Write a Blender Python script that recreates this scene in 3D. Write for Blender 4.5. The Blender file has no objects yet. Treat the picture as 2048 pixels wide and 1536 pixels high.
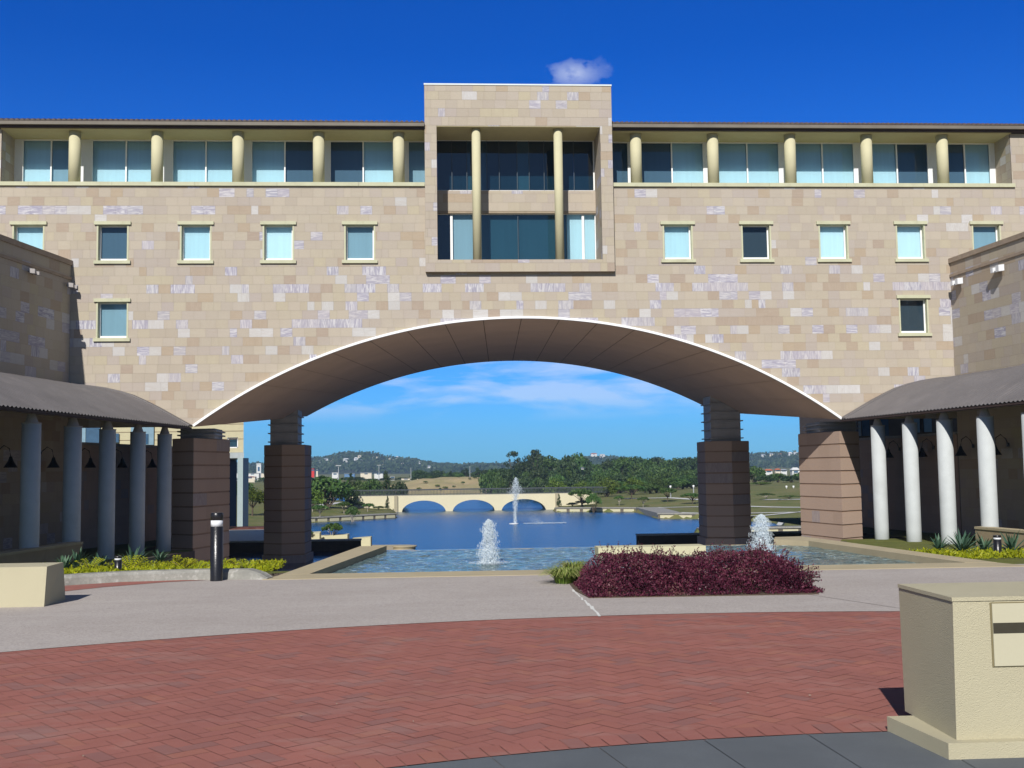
import bpy, math, random
from mathutils import Vector, Matrix, noise
R_ = math.radians
rnd = random.Random(7)
scene = bpy.context.scene
COL = scene.collection

# ------------------------------------------------------------------ camera model
YAW, PITCH, ROLL, FPX = 5.98639110e-02, 7.74969626e-02, -1.36492970e-02, 2205.67394
CAM = Vector((0, -48.0, 1.6))
def _basis():
    cy, sy, cp, sp = math.cos(YAW), math.sin(YAW), math.cos(PITCH), math.sin(PITCH)
    f = Vector((sy*cp, cy*cp, sp)); r = Vector((cy, -sy, 0)); u = r.cross(f)
    cr, sr = math.cos(ROLL), math.sin(ROLL)
    return cr*r + sr*u, -sr*r + cr*u, f
CR, CU, CF = _basis()
def ray(x, y): return CF + (x-1024)/FPX*CR + (768-y)/FPX*CU
def PY(x, y, Y):
    d = ray(x, y); return CAM + d*((Y-CAM.y)/d.y)
def PZ(x, y, z):
    d = ray(x, y); return CAM + d*((z-CAM.z)/d.z)
def PLN(x, y, a, b):          # vertical plane X = a + b*Y
    d = ray(x, y); t = (a + b*CAM.y - CAM.x)/(d.x - b*d.y); return CAM + d*t

cam_d = bpy.data.cameras.new("camera"); cam = bpy.data.objects.new("camera", cam_d); COL.objects.link(cam)
cam_d.sensor_width = 36.0; cam_d.sensor_fit = 'HORIZONTAL'; cam_d.lens = FPX/2048*36
cam_d.clip_end = 30000; cam_d.clip_start = 0.1
m = Matrix((CR, CU, -CF)).transposed().to_4x4(); m.translation = CAM
cam.matrix_world = m
scene.camera = cam

# ------------------------------------------------------------------ node helpers
def new_mat(name):
    m = bpy.data.materials.new(name); m.use_nodes = True
    nt = m.node_tree; nt.nodes.clear()
    out = nt.nodes.new('ShaderNodeOutputMaterial'); return m, nt, out
class N:
    def __init__(s, nt): s.nt = nt
    def n(s, t, **kw):
        nd = s.nt.nodes.new(t)
        for k, v in kw.items():
            if k == 'ins':
                for a, b in v.items(): s.put(nd.inputs[a], b)
            else: setattr(nd, k, v)
        return nd
    def put(s, sock, v):
        if hasattr(v, 'is_output') or isinstance(v, bpy.types.NodeSocket): s.nt.links.new(v, sock)
        else:
            if isinstance(v, (tuple, list)) and len(v) == 3 and sock.type == 'RGBA': v = (*v, 1)
            sock.default_value = v
    def noise(s, vec, scale, detail=3, rough=.55, dist=0):
        nd = s.n('ShaderNodeTexNoise'); s.put(nd.inputs['Vector'], vec)
        nd.inputs['Scale'].default_value = scale; nd.inputs['Detail'].default_value = detail
        nd.inputs['Roughness'].default_value = rough; nd.inputs['Distortion'].default_value = dist
        return nd.outputs['Fac']
    def mapr(s, v, a, b, c, d):
        nd = s.n('ShaderNodeMapRange'); s.put(nd.inputs[0], v)
        for i, q in enumerate((a, b, c, d)): nd.inputs[i+1].default_value = q
        return nd.outputs[0]
    def mix(s, f, a, b, mode='MIX'):
        nd = s.n('ShaderNodeMix', data_type='RGBA', blend_type=mode)
        s.put(nd.inputs[0], f); s.put(nd.inputs[6], a); s.put(nd.inputs[7], b); return nd.outputs[2]
    def math(s, op, a, b=0.0, c=None):
        nd = s.n('ShaderNodeMath', operation=op); s.put(nd.inputs[0], a); s.put(nd.inputs[1], b)
        if c is not None: s.put(nd.inputs[2], c)
        return nd.outputs[0]
    def scalev(s, v, sc):
        nd = s.n('ShaderNodeMapping'); s.put(nd.inputs[0], v); nd.inputs['Scale'].default_value = sc; return nd.outputs[0]
    def bump(s, h, strength, dist=.02, normal=None):
        nd = s.n('ShaderNodeBump'); s.put(nd.inputs['Height'], h)
        nd.inputs['Strength'].default_value = strength; nd.inputs['Distance'].default_value = dist
        if normal is not None: s.put(nd.inputs['Normal'], normal)
        return nd.outputs[0]
    def bsdf(s, col, rough=.8, bump=None, spec=.3, metal=0, coat=0):
        nd = s.n('ShaderNodeBsdfPrincipled'); s.put(nd.inputs['Base Color'], col); s.put(nd.inputs['Roughness'], rough)
        nd.inputs['Specular IOR Level'].default_value = spec; nd.inputs['Metallic'].default_value = metal
        nd.inputs['Coat Weight'].default_value = coat
        if bump is not None: s.put(nd.inputs['Normal'], bump)
        return nd.outputs[0]
    def pos(s): return s.n('ShaderNodeTexCoord').outputs['Object']
def simple(name, col, rough=.8, var=.15, scale=3.0, fine=40, bstr=.2, bdist=.01, spec=.3, metal=0, coat=0, stain=None):
    m, nt, out = new_mat(name); g = N(nt); p = g.pos()
    big = g.noise(p, scale, 4); fn = g.noise(p, fine, 3)
    c = g.mix(g.mapr(big, .3, .7, 0, 1), tuple(x*(1-var) for x in col), tuple(min(1, x*(1+var)) for x in col))
    c = g.mix(g.mapr(fn, .35, .65, 0, .5), c, tuple(x*(1-var*1.2) for x in col))
    if stain: c = g.mix(g.mapr(g.noise(p, stain[1], 5, .6), .55, .75, 0, stain[2]), c, stain[0])
    nt.links.new(g.bsdf(c, rough, g.bump(fn, bstr, bdist) if bstr else None, spec, metal, coat), out.inputs[0]); return m

def attr_stone(name, mortar=False, dark=1.0, bstr=.25):
    m, nt, out = new_mat(name); g = N(nt); p = g.pos()
    a = g.n('ShaderNodeAttribute', attribute_name='col').outputs['Color']
    v = g.n('ShaderNodeAttribute', attribute_name='vein').outputs['Color']
    sx = g.n('ShaderNodeSeparateColor'); nt.links.new(v, sx.inputs[0])
    off = g.n('ShaderNodeCombineXYZ'); nt.links.new(g.math('MULTIPLY', sx.outputs[2], 37), off.inputs[0]); nt.links.new(g.math('MULTIPLY', sx.outputs[2], 91), off.inputs[2])
    add = g.n('ShaderNodeVectorMath', operation='ADD'); nt.links.new(p, add.inputs[0]); nt.links.new(off.outputs[0], add.inputs[1])
    pv = add.outputs[0]
    h = g.noise(g.scalev(pv, (1.6, 1.6, 11)), 1.0, 3, .6, 1.6)
    ve = g.noise(g.scalev(pv, (11, 11, 1.6)), 1.0, 3, .6, 1.6)
    vn = g.mix(sx.outputs[1], h, ve)
    vf = g.mapr(vn, .42, .62, 0, 1)
    light = g.mix(.65, a, (.68, .70, .74)); darkc = g.mix(.75, a, (.25, .255, .38))
    veined = g.mix(vf, darkc, light)
    plain = g.mix(g.mapr(vn, .38, .66, 0, .6), a, g.mix(.45, a, (.29, .215, .17)))
    c = g.mix(sx.outputs[0], plain, veined)
    fine = g.noise(p, 55, 3)
    c = g.mix(g.mapr(fine, .35, .65, 0, .22), c, (.25*dark, .2*dark, .15*dark))
    big = g.noise(p, .35, 4); c = g.mix(g.mapr(big, .35, .7, 0, .13), c, (.30, .23, .18))
    if dark != 1: c = g.mix(1, c, (dark, dark*.95, dark*.93), 'MULTIPLY')
    nt.links.new(g.bsdf(c, .85, g.bump(fine, bstr, .006), .2), out.inputs[0]); return m
STONE = attr_stone('sandstone_cladding'); 
PIERST = attr_stone('brown_sandstone', dark=.92)
JOINT = simple('stone_joint', (.31, .25, .18), .95)
CREAM = simple('cream_render', (.52, .49, .32), .85, .06, 1.5, 60, .3, .004)
CREAM2 = simple('cream_stucco', (.48, .44, .30), .9, .05, 1.5, 190, .8, .009)
LEDGE = simple('pale_yellow_trim', (.49, .49, .34), .8, .08, 2, 50, .2, .004, stain=((.33, .3, .2), 3, .4))
WHITE = simple('white_paint', (.80, .81, .80), .5, .03, 2, 30, .05)
RIM = simple('white_metal_rim', (.82, .83, .83), .45, .03)
SOFF = simple('pale_brown_soffit', (.62, .48, .38), .75, .08, .5, 18, .15, .004)
SEAM = simple('dark_seam', (.16, .11, .08), .9)
PLASTER = simple('loggia_soffit_paint', (.50, .45, .25), .9, .05)
DARKIN = simple('dark_interior', (.05, .05, .055), .9, .1)
TILE = simple('dark_roof_tile', (.10, .075, .065), .7, .2, 4)
GUTTER = simple('grey_brown_gutter', (.17, .15, .12), .6, .15, 1.2)
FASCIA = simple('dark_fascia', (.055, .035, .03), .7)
CROOF = simple('weathered_metal_roof', (.145, .135, .135), .55, .14, .7, 12, .1, spec=.4, stain=((.22, .20, .19), 1.3, .4))
COLM = simple('white_column_paint', (.46, .49, .49), .7, .06, 2.5, 20, .3, .006, stain=((.34, .36, .35), 1.0, .5))
CAPM = simple('grey_concrete_cap', (.36, .34, .33), .8, .1)
FINM = simple('grey_blue_steel', (.40, .40, .42), .6, .12, 2, spec=.4)
PLINTH = simple('brown_render', (.34, .27, .17), .9, .1)
DARKW = simple('dark_basin_wall', (.07, .055, .045), .9, .2)  # near-black base: the building's shade on the basin walls put into the colour
COPING = simple('sandstone_coping', (.40, .34, .22), .85, .1, 1.5, 60, .3, .004)
KERB = simple('concrete_kerb', (.27, .265, .235), .9, .22, 3, 25, .6, .01, stain=((.50, .49, .45), 7, .9))
BLACK = simple('black_enamel', (.012, .012, .014), .3, .1, spec=.5)
BAND = simple('white_band', (.7, .72, .74), .4, .05)
SLAB = simple('blue_grey_slab', (.105, .118, .128), .75, .12, 2, 90, .3, .004)
GROUT = simple('pale_grout', (.20, .19, .18), .9)
SOILM = simple('mulch_soil', (.11, .08, .055), .95, .3, 6, 40, .8, .02)
STEEL = simple('galvanised_steel', (.42, .44, .45), .45, .1, metal=.3)
RAILM = simple('dark_railing', (.05, .06, .07), .6)
DECK = simple('grey_deck', (.36, .40, .40), .8, .1)
SLOT = simple('slot_shadow', (.05, .045, .03), .9)

def paving():
    m, nt, out = new_mat('exposed_aggregate_paving'); g = N(nt); p = g.pos()
    vor = g.n('ShaderNodeTexVoronoi', feature='F1'); nt.links.new(p, vor.inputs['Vector']); vor.inputs['Scale'].default_value = 70
    sp = vor.outputs['Color']; bw = g.n('ShaderNodeSeparateColor'); nt.links.new(sp, bw.inputs[0])
    c = g.mix(g.mapr(bw.outputs[0], 0, 1, 0, 1), (.30, .268, .243), (.465, .425, .39))
    c = g.mix(g.mapr(g.noise(p, 160, 2), .4, .6, 0, .5), c, (.42, .38, .35))
    big = g.noise(p, .8, 5, .6); c = g.mix(g.mapr(big, .35, .7, 0, .35), c, (.28, .245, .22))
    strk = g.noise(g.scalev(p, (.5, 2.5, 1)), 1.2, 4); c = g.mix(g.mapr(strk, .5, .75, 0, .3), c, (.45, .42, .39))
    sm = g.noise(p, 4.5, 4); c = g.mix(g.mapr(sm, .62, .75, 0, .35), c, (.22, .19, .17))
    nt.links.new(g.bsdf(c, .9, g.bump(bw.outputs[0], .35, .004), .2), out.inputs[0]); return m
PAVE = paving()
def brickm():
    m, nt, out = new_mat('red_clay_paver'); g = N(nt); p = g.pos()
    a = g.n('ShaderNodeAttribute', attribute_name='col').outputs['Color']
    fn = g.noise(p, 90, 3); big = g.noise(p, 1.1, 5, .6)
    c = g.mix(g.mapr(fn, .35, .65, 0, .35), a, (.30, .10, .07))
    c = g.mix(g.mapr(big, .35, .7, 0, .45), c, (.20, .085, .075))
    st = g.noise(p, 3.0, 5, .65); c = g.mix(g.mapr(st, .60, .72, 0, .35), c, (.36, .20, .16))
    c = g.mix(g.mapr(g.noise(g.scalev(p, (.6, 1.6, 1)), 1.6, 5, .65), .52, .72, 0, .4), c, (.33, .22, .19))
    c = g.mix(g.mapr(g.noise(p, 14, 4, .7), .66, .74, 0, .5), c, (.15, .08, .07))
    nt.links.new(g.bsdf(c, .85, g.bump(fn, .3, .003), .2), out.inputs[0]); return m
BRICK = brickm(); BRJ = simple('brick_joint_sand', (.27, .15, .12), .95)
def grassm(name, c1, c2, c3, sc=.2):
    m, nt, out = new_mat(name); g = N(nt); p = g.pos()
    c = g.mix(g.mapr(g.noise(p, sc, 5), .35, .65, 0, 1), c1, c2)
    c = g.mix(g.mapr(g.noise(p, sc*7, 4), .5, .7, 0, .6), c, c3)
    fn = g.noise(p, 9, 3); nt.links.new(g.bsdf(c, .95, g.bump(fn, .5, .05), .1), out.inputs[0]); return m
LAND = grassm('dry_lawn', (.12, .14, .045), (.18, .165, .07), (.09, .115, .035))
SAND = grassm('tan_earth', (.34, .27, .15), (.27, .25, .12), (.40, .33, .22), .1)
HILLM = grassm('hillside_scrub', (.035, .055, .04), (.05, .06, .04), (.09, .085, .06), .01)
GARD = grassm('garden_soil', (.10, .12, .03), (.14, .15, .04), (.09, .07, .04), .8)

def leafm(name, cols, transl=.25, rough=.55, spread=.9, sc=.6):
    m, nt, out = new_mat(name); g = N(nt)
    a = g.n('ShaderNodeAttribute', attribute_name='col').outputs['Color']
    sx = g.n('ShaderNodeSeparateColor'); nt.links.new(a, sx.inputs[0])
    rp = g.n('ShaderNodeValToRGB'); nt.links.new(sx.outputs[0], rp.inputs[0])
    el = rp.color_ramp.elements; el[0].position = 0; el[0].color = (*cols[0], 1); el[1].position = 1; el[1].color = (*cols[-1], 1)
    for i, c in enumerate(cols[1:-1]):
        e = el.new((i+1)/(len(cols)-1)); e.color = (*c, 1)
    oi = g.n('ShaderNodeObjectInfo').outputs['Random']
    hs = g.n('ShaderNodeHueSaturation'); nt.links.new(rp.outputs[0], hs.inputs['Color'])
    nt.links.new(g.mapr(oi, 0, 1, .485, .515), hs.inputs['Hue']); nt.links.new(g.mapr(oi, 0, 1, 1-.28*spread, 1+.28*spread), hs.inputs['Value'])
    b = g.bsdf(hs.outputs[0], rough, None, .25)
    t = g.n('ShaderNodeBsdfTranslucent'); nt.links.new(hs.outputs[0], t.inputs[0])
    mx = g.n('ShaderNodeMixShader'); mx.inputs[0].default_value = transl
    nt.links.new(b, mx.inputs[1]); nt.links.new(t.outputs[0], mx.inputs[2]); nt.links.new(mx.outputs[0], out.inputs[0]); return m
LF_GREEN = leafm('tree_foliage', [(.035, .075, .018), (.07, .13, .03), (.12, .18, .045)])
LF_DARK = leafm('dark_foliage', [(.026, .05, .018), (.045, .08, .026), (.075, .11, .04)])
LF_LIGHT = leafm('light_foliage', [(.06, .10, .015), (.10, .15, .02), (.14, .19, .03)])
LF_PURPLE = leafm('purple_leaf', [(.045, .010, .020), (.095, .018, .035), (.15, .035, .055), (.16, .09, .07)], .2, .45, 0)
LF_YELLOW = leafm('yellow_green_leaf', [(.16, .20, .008), (.30, .34, .01), (.42, .42, .02)], .3, .5, .2)
LF_BLADE = leafm('strap_leaf', [(.08, .15, .02), (.16, .24, .035), (.42, .42, .16)], .25, .45, .2)
LF_AGAVE = leafm('blue_green_leaf', [(.035, .08, .05), (.06, .12, .07), (.10, .17, .10)], .1, .5, .3)
BARK = simple('bark', (.11, .085, .06), .95, .3, 5)
PBARK = simple('pale_bark', (.42, .38, .32), .95, .2, 5)

def glassm(name, tint, refl=1.0, tr=.8):
    m, nt, out = new_mat(name); g = N(nt)
    t = g.n('ShaderNodeBsdfTransparent'); t.inputs[0].default_value = (tint[0]*tr, tint[1]*tr, tint[2]*tr, 1)
    gl = g.n('ShaderNodeBsdfGlossy'); gl.inputs['Roughness'].default_value = .02
    gl.inputs[0].default_value = (.95, .98, 1, 1)
    p = g.pos(); nt.links.new(g.bump(g.noise(p, 1.2, 2), .06, .05), gl.inputs['Normal'])
    fr = g.n('ShaderNodeFresnel'); fr.inputs[0].default_value = 1.5
    mx = g.n('ShaderNodeMixShader'); nt.links.new(g.math('MULTIPLY', fr.outputs[0], 1.1*refl), mx.inputs[0])
    nt.links.new(t.outputs[0], mx.inputs[1]); nt.links.new(gl.outputs[0], mx.inputs[2]); nt.links.new(mx.outputs[0], out.inputs[0]); return m
GLASS = glassm('window_glass', (.90, .985, 1.0), 1.0, .95)
GLASSD = glassm('tinted_glass', (.35, .55, .62), 1.4, .75)
def blind_or_room(name, col):
    m, nt, out = new_mat(name); g = N(nt); p = g.pos()
    w = g.noise(g.scalev(p, (9, 9, .3)), 1, 2); c = g.mix(g.mapr(w, .35, .65, 0, 1), col, tuple(x*.95 for x in col))
    nt.links.new(g.bsdf(c, .9, None, .1), out.inputs[0]); return m
B_L = blind_or_room('pale_blind', (.52, .68, .74)); B_M = blind_or_room('mid_blind', (.27, .39, .46)); B_D = blind_or_room('dark_room', (.09, .15, .21)); B_X = blind_or_room('near_black_room', (.045, .065, .085))  # dark ones stand for panes without blinds, unlit room put into the colour
B_V = blind_or_room('bright_blind', (.60, .74, .79))

def waterm(name, c1, c2, bs, rough, s1, s2, spec=.5, foam=None, bd=.05):
    m, nt, out = new_mat(name); g = N(nt); p = g.pos()
    n1 = g.noise(p, s1, 4, .6, .6); n2 = g.noise(p, s2, 3, .6, .4)
    h = g.math('ADD', n1, g.math('MULTIPLY', n2, .45))
    c = g.mix(g.mapr(n1, .38, .62, 0, 1), c1, c2)
    if foam: c = g.mix(g.mapr(h, foam[0], foam[0]+.06, 0, .8), c, foam[1])
    nt.links.new(g.bsdf(c, rough, g.bump(h, bs, bd), spec), out.inputs[0]); return m
LAKE = waterm('lake_water', (.006, .045, .10), (.014, .072, .145), .7, .25, 1.3, 5.5, .4)
POOL = waterm('pool_water', (.035, .08, .095), (.15, .225, .22), 1.0, .06, 5.5, 19, .8, foam=(.84, (.6, .75, .78)), bd=.09)
BASIN = waterm('basin_water', (.006, .02, .06), (.01, .03, .09), .3, .1, 1.5, 7, .5)
def spraym():
    m, nt, out = new_mat('spray'); g = N(nt)
    b = g.bsdf((.72, .80, .84), .25, None, .5); t = g.n('ShaderNodeBsdfTransparent'); mx = g.n('ShaderNodeMixShader'); mx.inputs[0].default_value = .30
    nt.links.new(t.outputs[0], mx.inputs[1]); nt.links.new(b, mx.inputs[2]); nt.links.new(mx.outputs[0], out.inputs[0]); return m
SPRAY = spraym()

# ------------------------------------------------------------------ mesh helpers
class MB:
    def __init__(s): s.v = []; s.f = []; s.mi = []; s.c = []; s.c2 = []; s.cm = 0
    def face(s, pts, col=None, vein=None):
        b = len(s.v); s.v += [tuple(p) for p in pts]; s.f.append(tuple(range(b, b+len(pts)))); s.mi.append(s.cm); s.c.append(col or (.5, .5, .5)); s.c2.append(vein or (0, 0, 0))
    def hexa(s, P, col=None, vein=None):   # 8 corner points: bottom 0-3 ccw, top 4-7
        b = len(s.v); s.v += [tuple(p) for p in P]
        for q in ((3, 2, 1, 0), (4, 5, 6, 7), (0, 1, 5, 4), (1, 2, 6, 5), (2, 3, 7, 6), (3, 0, 4, 7)):
            s.f.append(tuple(b+i for i in q)); s.mi.append(s.cm); s.c.append(col or (.5, .5, .5)); s.c2.append(vein or (0, 0, 0))
    def box(s, x0, x1, y0, y1, z0, z1, col=None, vein=None):
        s.hexa([(x0, y0, z0), (x1, y0, z0), (x1, y1, z0), (x0, y1, z0), (x0, y0, z1), (x1, y0, z1), (x1, y1, z1), (x0, y1, z1)], col, vein)
    def prism(s, poly, z0, z1, col=None, vein=None, cap=True):   # poly ccw [(x,y)]
        n = len(poly); zs0 = z0 if isinstance(z0, (list, tuple)) else [z0]*n; zs1 = z1 if isinstance(z1, (list, tuple)) else [z1]*n
        lo = [(p[0], p[1], a) for p, a in zip(poly, zs0)]; hi = [(p[0], p[1], a) for p, a in zip(poly, zs1)]
        s.face(hi, col, vein); s.face(lo[::-1], col, vein)
        for i in range(n):
            j = (i+1) % n; s.face([lo[i], lo[j], hi[j], hi[i]], col, vein)
    def lathe(s, c, prof, n=20, col=None, caps=True, ax=None):
        base = len(s.v)
        for r, z in prof:
            for k in range(n):
                a = 2*math.pi*k/n; s.v.append((c[0]+r*math.cos(a), c[1]+r*math.sin(a), c[2]+z))
        for i in range(len(prof)-1):
            for k in range(n):
                k2 = (k+1) % n; s.f.append((base+i*n+k, base+i*n+k2, base+(i+1)*n+k2, base+(i+1)*n+k)); s.mi.append(s.cm); s.c.append(col or (.5,)*3); s.c2.append((0, 0, 0))
        if caps:
            s.f.append(tuple(base+k for k in reversed(range(n)))); s.f.append(tuple(base+(len(prof)-1)*n+k for k in range(n)))
            s.mi += [s.cm]*2; s.c += [col or (.5,)*3]*2; s.c2 += [(0, 0, 0)]*2
    def tube(s, pts, rads, n=6, col=None):
        base = len(s.v)
        for i, p in enumerate(pts):
            p = Vector(p); q = Vector(pts[min(i+1, len(pts)-1)]) - Vector(pts[max(i-1, 0)])
            q.normalize(); a = q.orthogonal().normalized() if abs(q.z) < .9 else (Vector((1, 0, 0)) - q*q.x).normalized(); b = q.cross(a)
            r = rads[i] if isinstance(rads, (list, tuple)) else rads
            for k in range(n):
                t = 2*math.pi*k/n; s.v.append(tuple(p + (a*math.cos(t)+b*math.sin(t))*r))
        for i in range(len(pts)-1):
            for k in range(n):
                k2 = (k+1) % n; s.f.append((base+i*n+k, base+i*n+k2, base+(i+1)*n+k2, base+(i+1)*n+k)); s.mi.append(s.cm); s.c.append(col or (.5,)*3); s.c2.append((0, 0, 0))
        s.f.append(tuple(base+k for k in reversed(range(n)))); s.f.append(tuple(base+(len(pts)-1)*n+k for k in range(n))); s.mi += [s.cm]*2; s.c += [col or (.5,)*3]*2; s.c2 += [(0, 0, 0)]*2
    def leaf(s, p, d, nrm, L, W, col):     # diamond leaf
        side = d.cross(nrm); side = side.normalized()*W*.5 if side.length > 1e-6 else Vector((W*.5, 0, 0))
        s.face([p, p+d*L*.45+side, p+d*L, p+d*L*.45-side], (col, col, col))
    def build(s, name, mats, parent=None, loc=None, smooth=False, colors=False):
        me = bpy.data.meshes.new(name)
        off = Vector((0, 0, 0))
        if parent is not None: off = wloc(parent)
        elif loc is not None: off = Vector(loc)
        vs = [(x-off.x, y-off.y, z-off.z) for x, y, z in s.v] if off.length else s.v
        me.from_pydata(vs, [], s.f)
        if not isinstance(mats, (list, tuple)): mats = [mats]
        for m in mats: me.materials.append(m)
        if len(mats) > 1: me.polygons.foreach_set('material_index', s.mi)
        if smooth: me.polygons.foreach_set('use_smooth', [True]*len(s.f))
        if colors:
            for nm, arr in (('col', s.c), ('vein', s.c2)):
                at = me.color_attributes.new(nm, 'FLOAT_COLOR', 'CORNER'); buf = []
                for f, c in zip(s.f, arr): buf += [c[0], c[1], c[2], 1.0]*len(f)
                at.data.foreach_set('color', buf)
        me.update(); o = bpy.data.objects.new(name, me); COL.objects.link(o)
        if parent is not None: o.parent = parent
        elif loc is not None: o.location = loc
        return o
def wloc(o):
    v = Vector(o.location); p = o.parent
    while p: v += Vector(p.location); p = p.parent
    return v
def tag(o, label=None, cat=None, group=None, kind=None):
    for k, v in (('label', label), ('category', cat), ('group', group), ('kind', kind)):
        if v: o[k] = v
    return o
def thing(name, label, cat, loc=(0, 0, 0), group=None):
    o = bpy.data.objects.new(name, None); COL.objects.link(o); o.location = loc; o.empty_display_size = .2
    return tag(o, label, cat, group)
def copy_tree(o, parent=None):
    c = o.copy(); COL.objects.link(c); c.parent = parent
    for ch in list(o.children): copy_tree(ch, c)
    return c
def structure(o): o['kind'] = 'structure'; return o

# ------------------------------------------------------------------ stone block walls
def block_style(z, rr, prev):
    """plain tan mostly; pale and bluish veined blocks gather in some courses"""
    q = rr.random(); t = rr.random(); u = rr.random()
    if prev and rr.random() < .14: return prev
    k = max(0, 1-abs(z-7.2)/3.4); row = noise.noise(Vector((z*2.9, 3.1, 0)))
    ori = 1.0 if math.sin(z*8.1) > .55 else (1.0 if u < .12 else 0.0)
    pale = .03+.065*k+.05*max(0, row); vein = .05+.13*k+.24*max(0, row)
    if abs(z-9.45) < .2: vein = .42; ori = 1.0
    if q < pale: return ((.51+.06*t, .51+.06*t, .49+.07*t), (.12*u, ori, rr.random()))
    if q < pale+vein: return ((.44+.04*t, .425+.02*t, .41+.05*t), (.45+.5*u, ori, rr.random()))
    if q < pale+vein+.10: return ((.37+.05*t, .295+.04*t, .215), (.14, ori, rr.random()))
    if q < pale+vein+.20: return ((.475, .42, .32), (.12, ori, rr.random()))
    return ((.445+.05*(t-.5), .397+.05*(t-.5), .312+.045*(u-.5)), (.07, ori, rr.random()))
def stone_wall(mb, u0, u1, z0, z1, fr, holes=(), low=None, bh=.385, bw=.515, gap=.0022, seed=1, style=block_style, zref=None, xcut=None):
    """fr(u,z)->3D point. Lays blocks in running bond, cut round holes (u0,u1,z0,z1) and above low(u)."""
    rr = random.Random(seed); z = z0; row = 0
    while z < z1-1e-4:
        zt = min(z1, z+bh); u = u0 - (rr.random()*bw); prev = None; rk = rr.random()
        while u < u1-1e-4:
            w = bw*(1 if rr.random() < .8 else (1.3 if rr.random() < .4 else .6)); a = max(u, u0); b = min(u+w, u1); u += w
            if b-a < .02: continue
            st = style(z, rr, prev); prev = st
            rects = [(a, b, z, zt)]
            for h in holes:
                nr = []
                for (ra, rb, rc, rd) in rects:
                    if rb <= h[0] or ra >= h[1] or rd <= h[2] or rc >= h[3]: nr.append((ra, rb, rc, rd)); continue
                    if ra < h[0]: nr.append((ra, h[0], rc, rd))
                    if rb > h[1]: nr.append((h[1], rb, rc, rd))
                    xa, xb = max(ra, h[0]), min(rb, h[1])
                    if rc < h[2]: nr.append((xa, xb, rc, h[2]))
                    if rd > h[3]: nr.append((xa, xb, h[3], rd))
                rects = nr
            for (ra, rb, rc, rd) in rects:
                if rb-ra < .012 or rd-rc < .012: continue
                ga, gb, gc, gd = ra+gap, rb-gap, rc+gap, rd-gap
                if low:
                    us = [ga+(gb-ga)*i/5 for i in range(6)]; lo = [max(gc, low(q)) for q in us]
                    if min(lo) >= gd-.005: continue
                    if max(lo) > gc+1e-5:
                        bot = [(q, l) for q, l in zip(us, lo) if l < gd]
                        if len(bot) < 2: continue
                        pts = bot + [(bot[-1][0], gd), (bot[0][0], gd)]
                        mb.face([fr(*p) for p in pts], *st); continue
                mb.face([fr(ga, gc), fr(gb, gc), fr(gb, gd), fr(ga, gd)], *st)
        z = zt; row += 1
def plate(mb, u0, u1, z0, z1, fr, holes=(), low=None, step=.5):
    """backing sheet with the same openings"""
    us = sorted(set([u0, u1]+[h[0] for h in holes]+[h[1] for h in holes]+([u0+step*i for i in range(int((u1-u0)/step)+1)] if low else [])))
    us = [u for u in us if u0 <= u <= u1]
    for a, b in zip(us, us[1:]):
        if b-a < 1e-5: continue
        mid = (a+b)/2; spans = [(z0, z1)]
        for h in holes:
            if h[0] <= mid <= h[1]:
                ns = []
                for s0, s1 in spans:
                    if h[3] <= s0 or h[2] >= s1: ns.append((s0, s1)); continue
                    if s0 < h[2]: ns.append((s0, h[2]))
                    if s1 > h[3]: ns.append((h[3], s1))
                spans = ns
        for s0, s1 in spans:
            if low:
                la, lb = max(s0, low(a)), max(s0, low(b))
                if la >= s1 or lb >= s1: continue
                mb.face([fr(a, la), fr(b, lb), fr(b, s1), fr(a, s1)])
            else: mb.face([fr(a, s0), fr(b, s0), fr(b, s1), fr(a, s1)])

# ------------------------------------------------------------------ ARCH BUILDING
bld = thing('arch_building', 'long sandstone building with a wide white rimmed arch, loggia storey and central framed bay', 'building', (3.33, 0, 0))
XC, ZC, RAD, HW = 3.33, -15.8, 24.0, 14.11
def archz(u):
    d = u-XC
    return ZC+math.sqrt(max(0, RAD*RAD-d*d)) if abs(d) < HW else 3.62
XL, XR = -30.0, 36.0
ZB, ZLED, ZTOP = 3.62, 14.11, 16.62
fr0 = lambda u, z: (u, 0.0, z)
frb = lambda u, z: (u, 0.016, z)
# window positions
pit = 3.542
WX = [-17.88+pit*k for k in (0, 1, 2, 3, 4)] + [10.373+pit*k for k in (0, 1, 2, 3, 4)]
WX = [-17.90, -14.34, -10.80, -7.25, -3.72] + [10.37, 13.92, 17.45, 21.00, 24.53]
wins = [(x, 10.83, 12.40) for x in WX] + [(-14.31, 7.46, 9.03), (21.0, 7.46, 9.03)]
HWW = .68
holes = [(x-HWW, x+HWW, a, b) for x, a, b in wins] + [(-.80, 7.43, 10.30, 16.7)]
mb = MB(); stone_wall(mb, XL, XR, ZB, ZLED, fr0, holes, archz, seed=3)
for xa, xb in ((XL, -19.12), (25.85, XR)): stone_wall(mb, xa, xb, ZLED, ZTOP, fr0, seed=5)
mb.build('wall', STONE, bld, colors=True)
mb = MB(); plate(mb, XL, XR, ZB, ZLED, frb, holes, archz, .25)
for xa, xb in ((XL, -19.12), (25.85, XR)): plate(mb, xa, xb, ZLED, ZTOP, frb)
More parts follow.
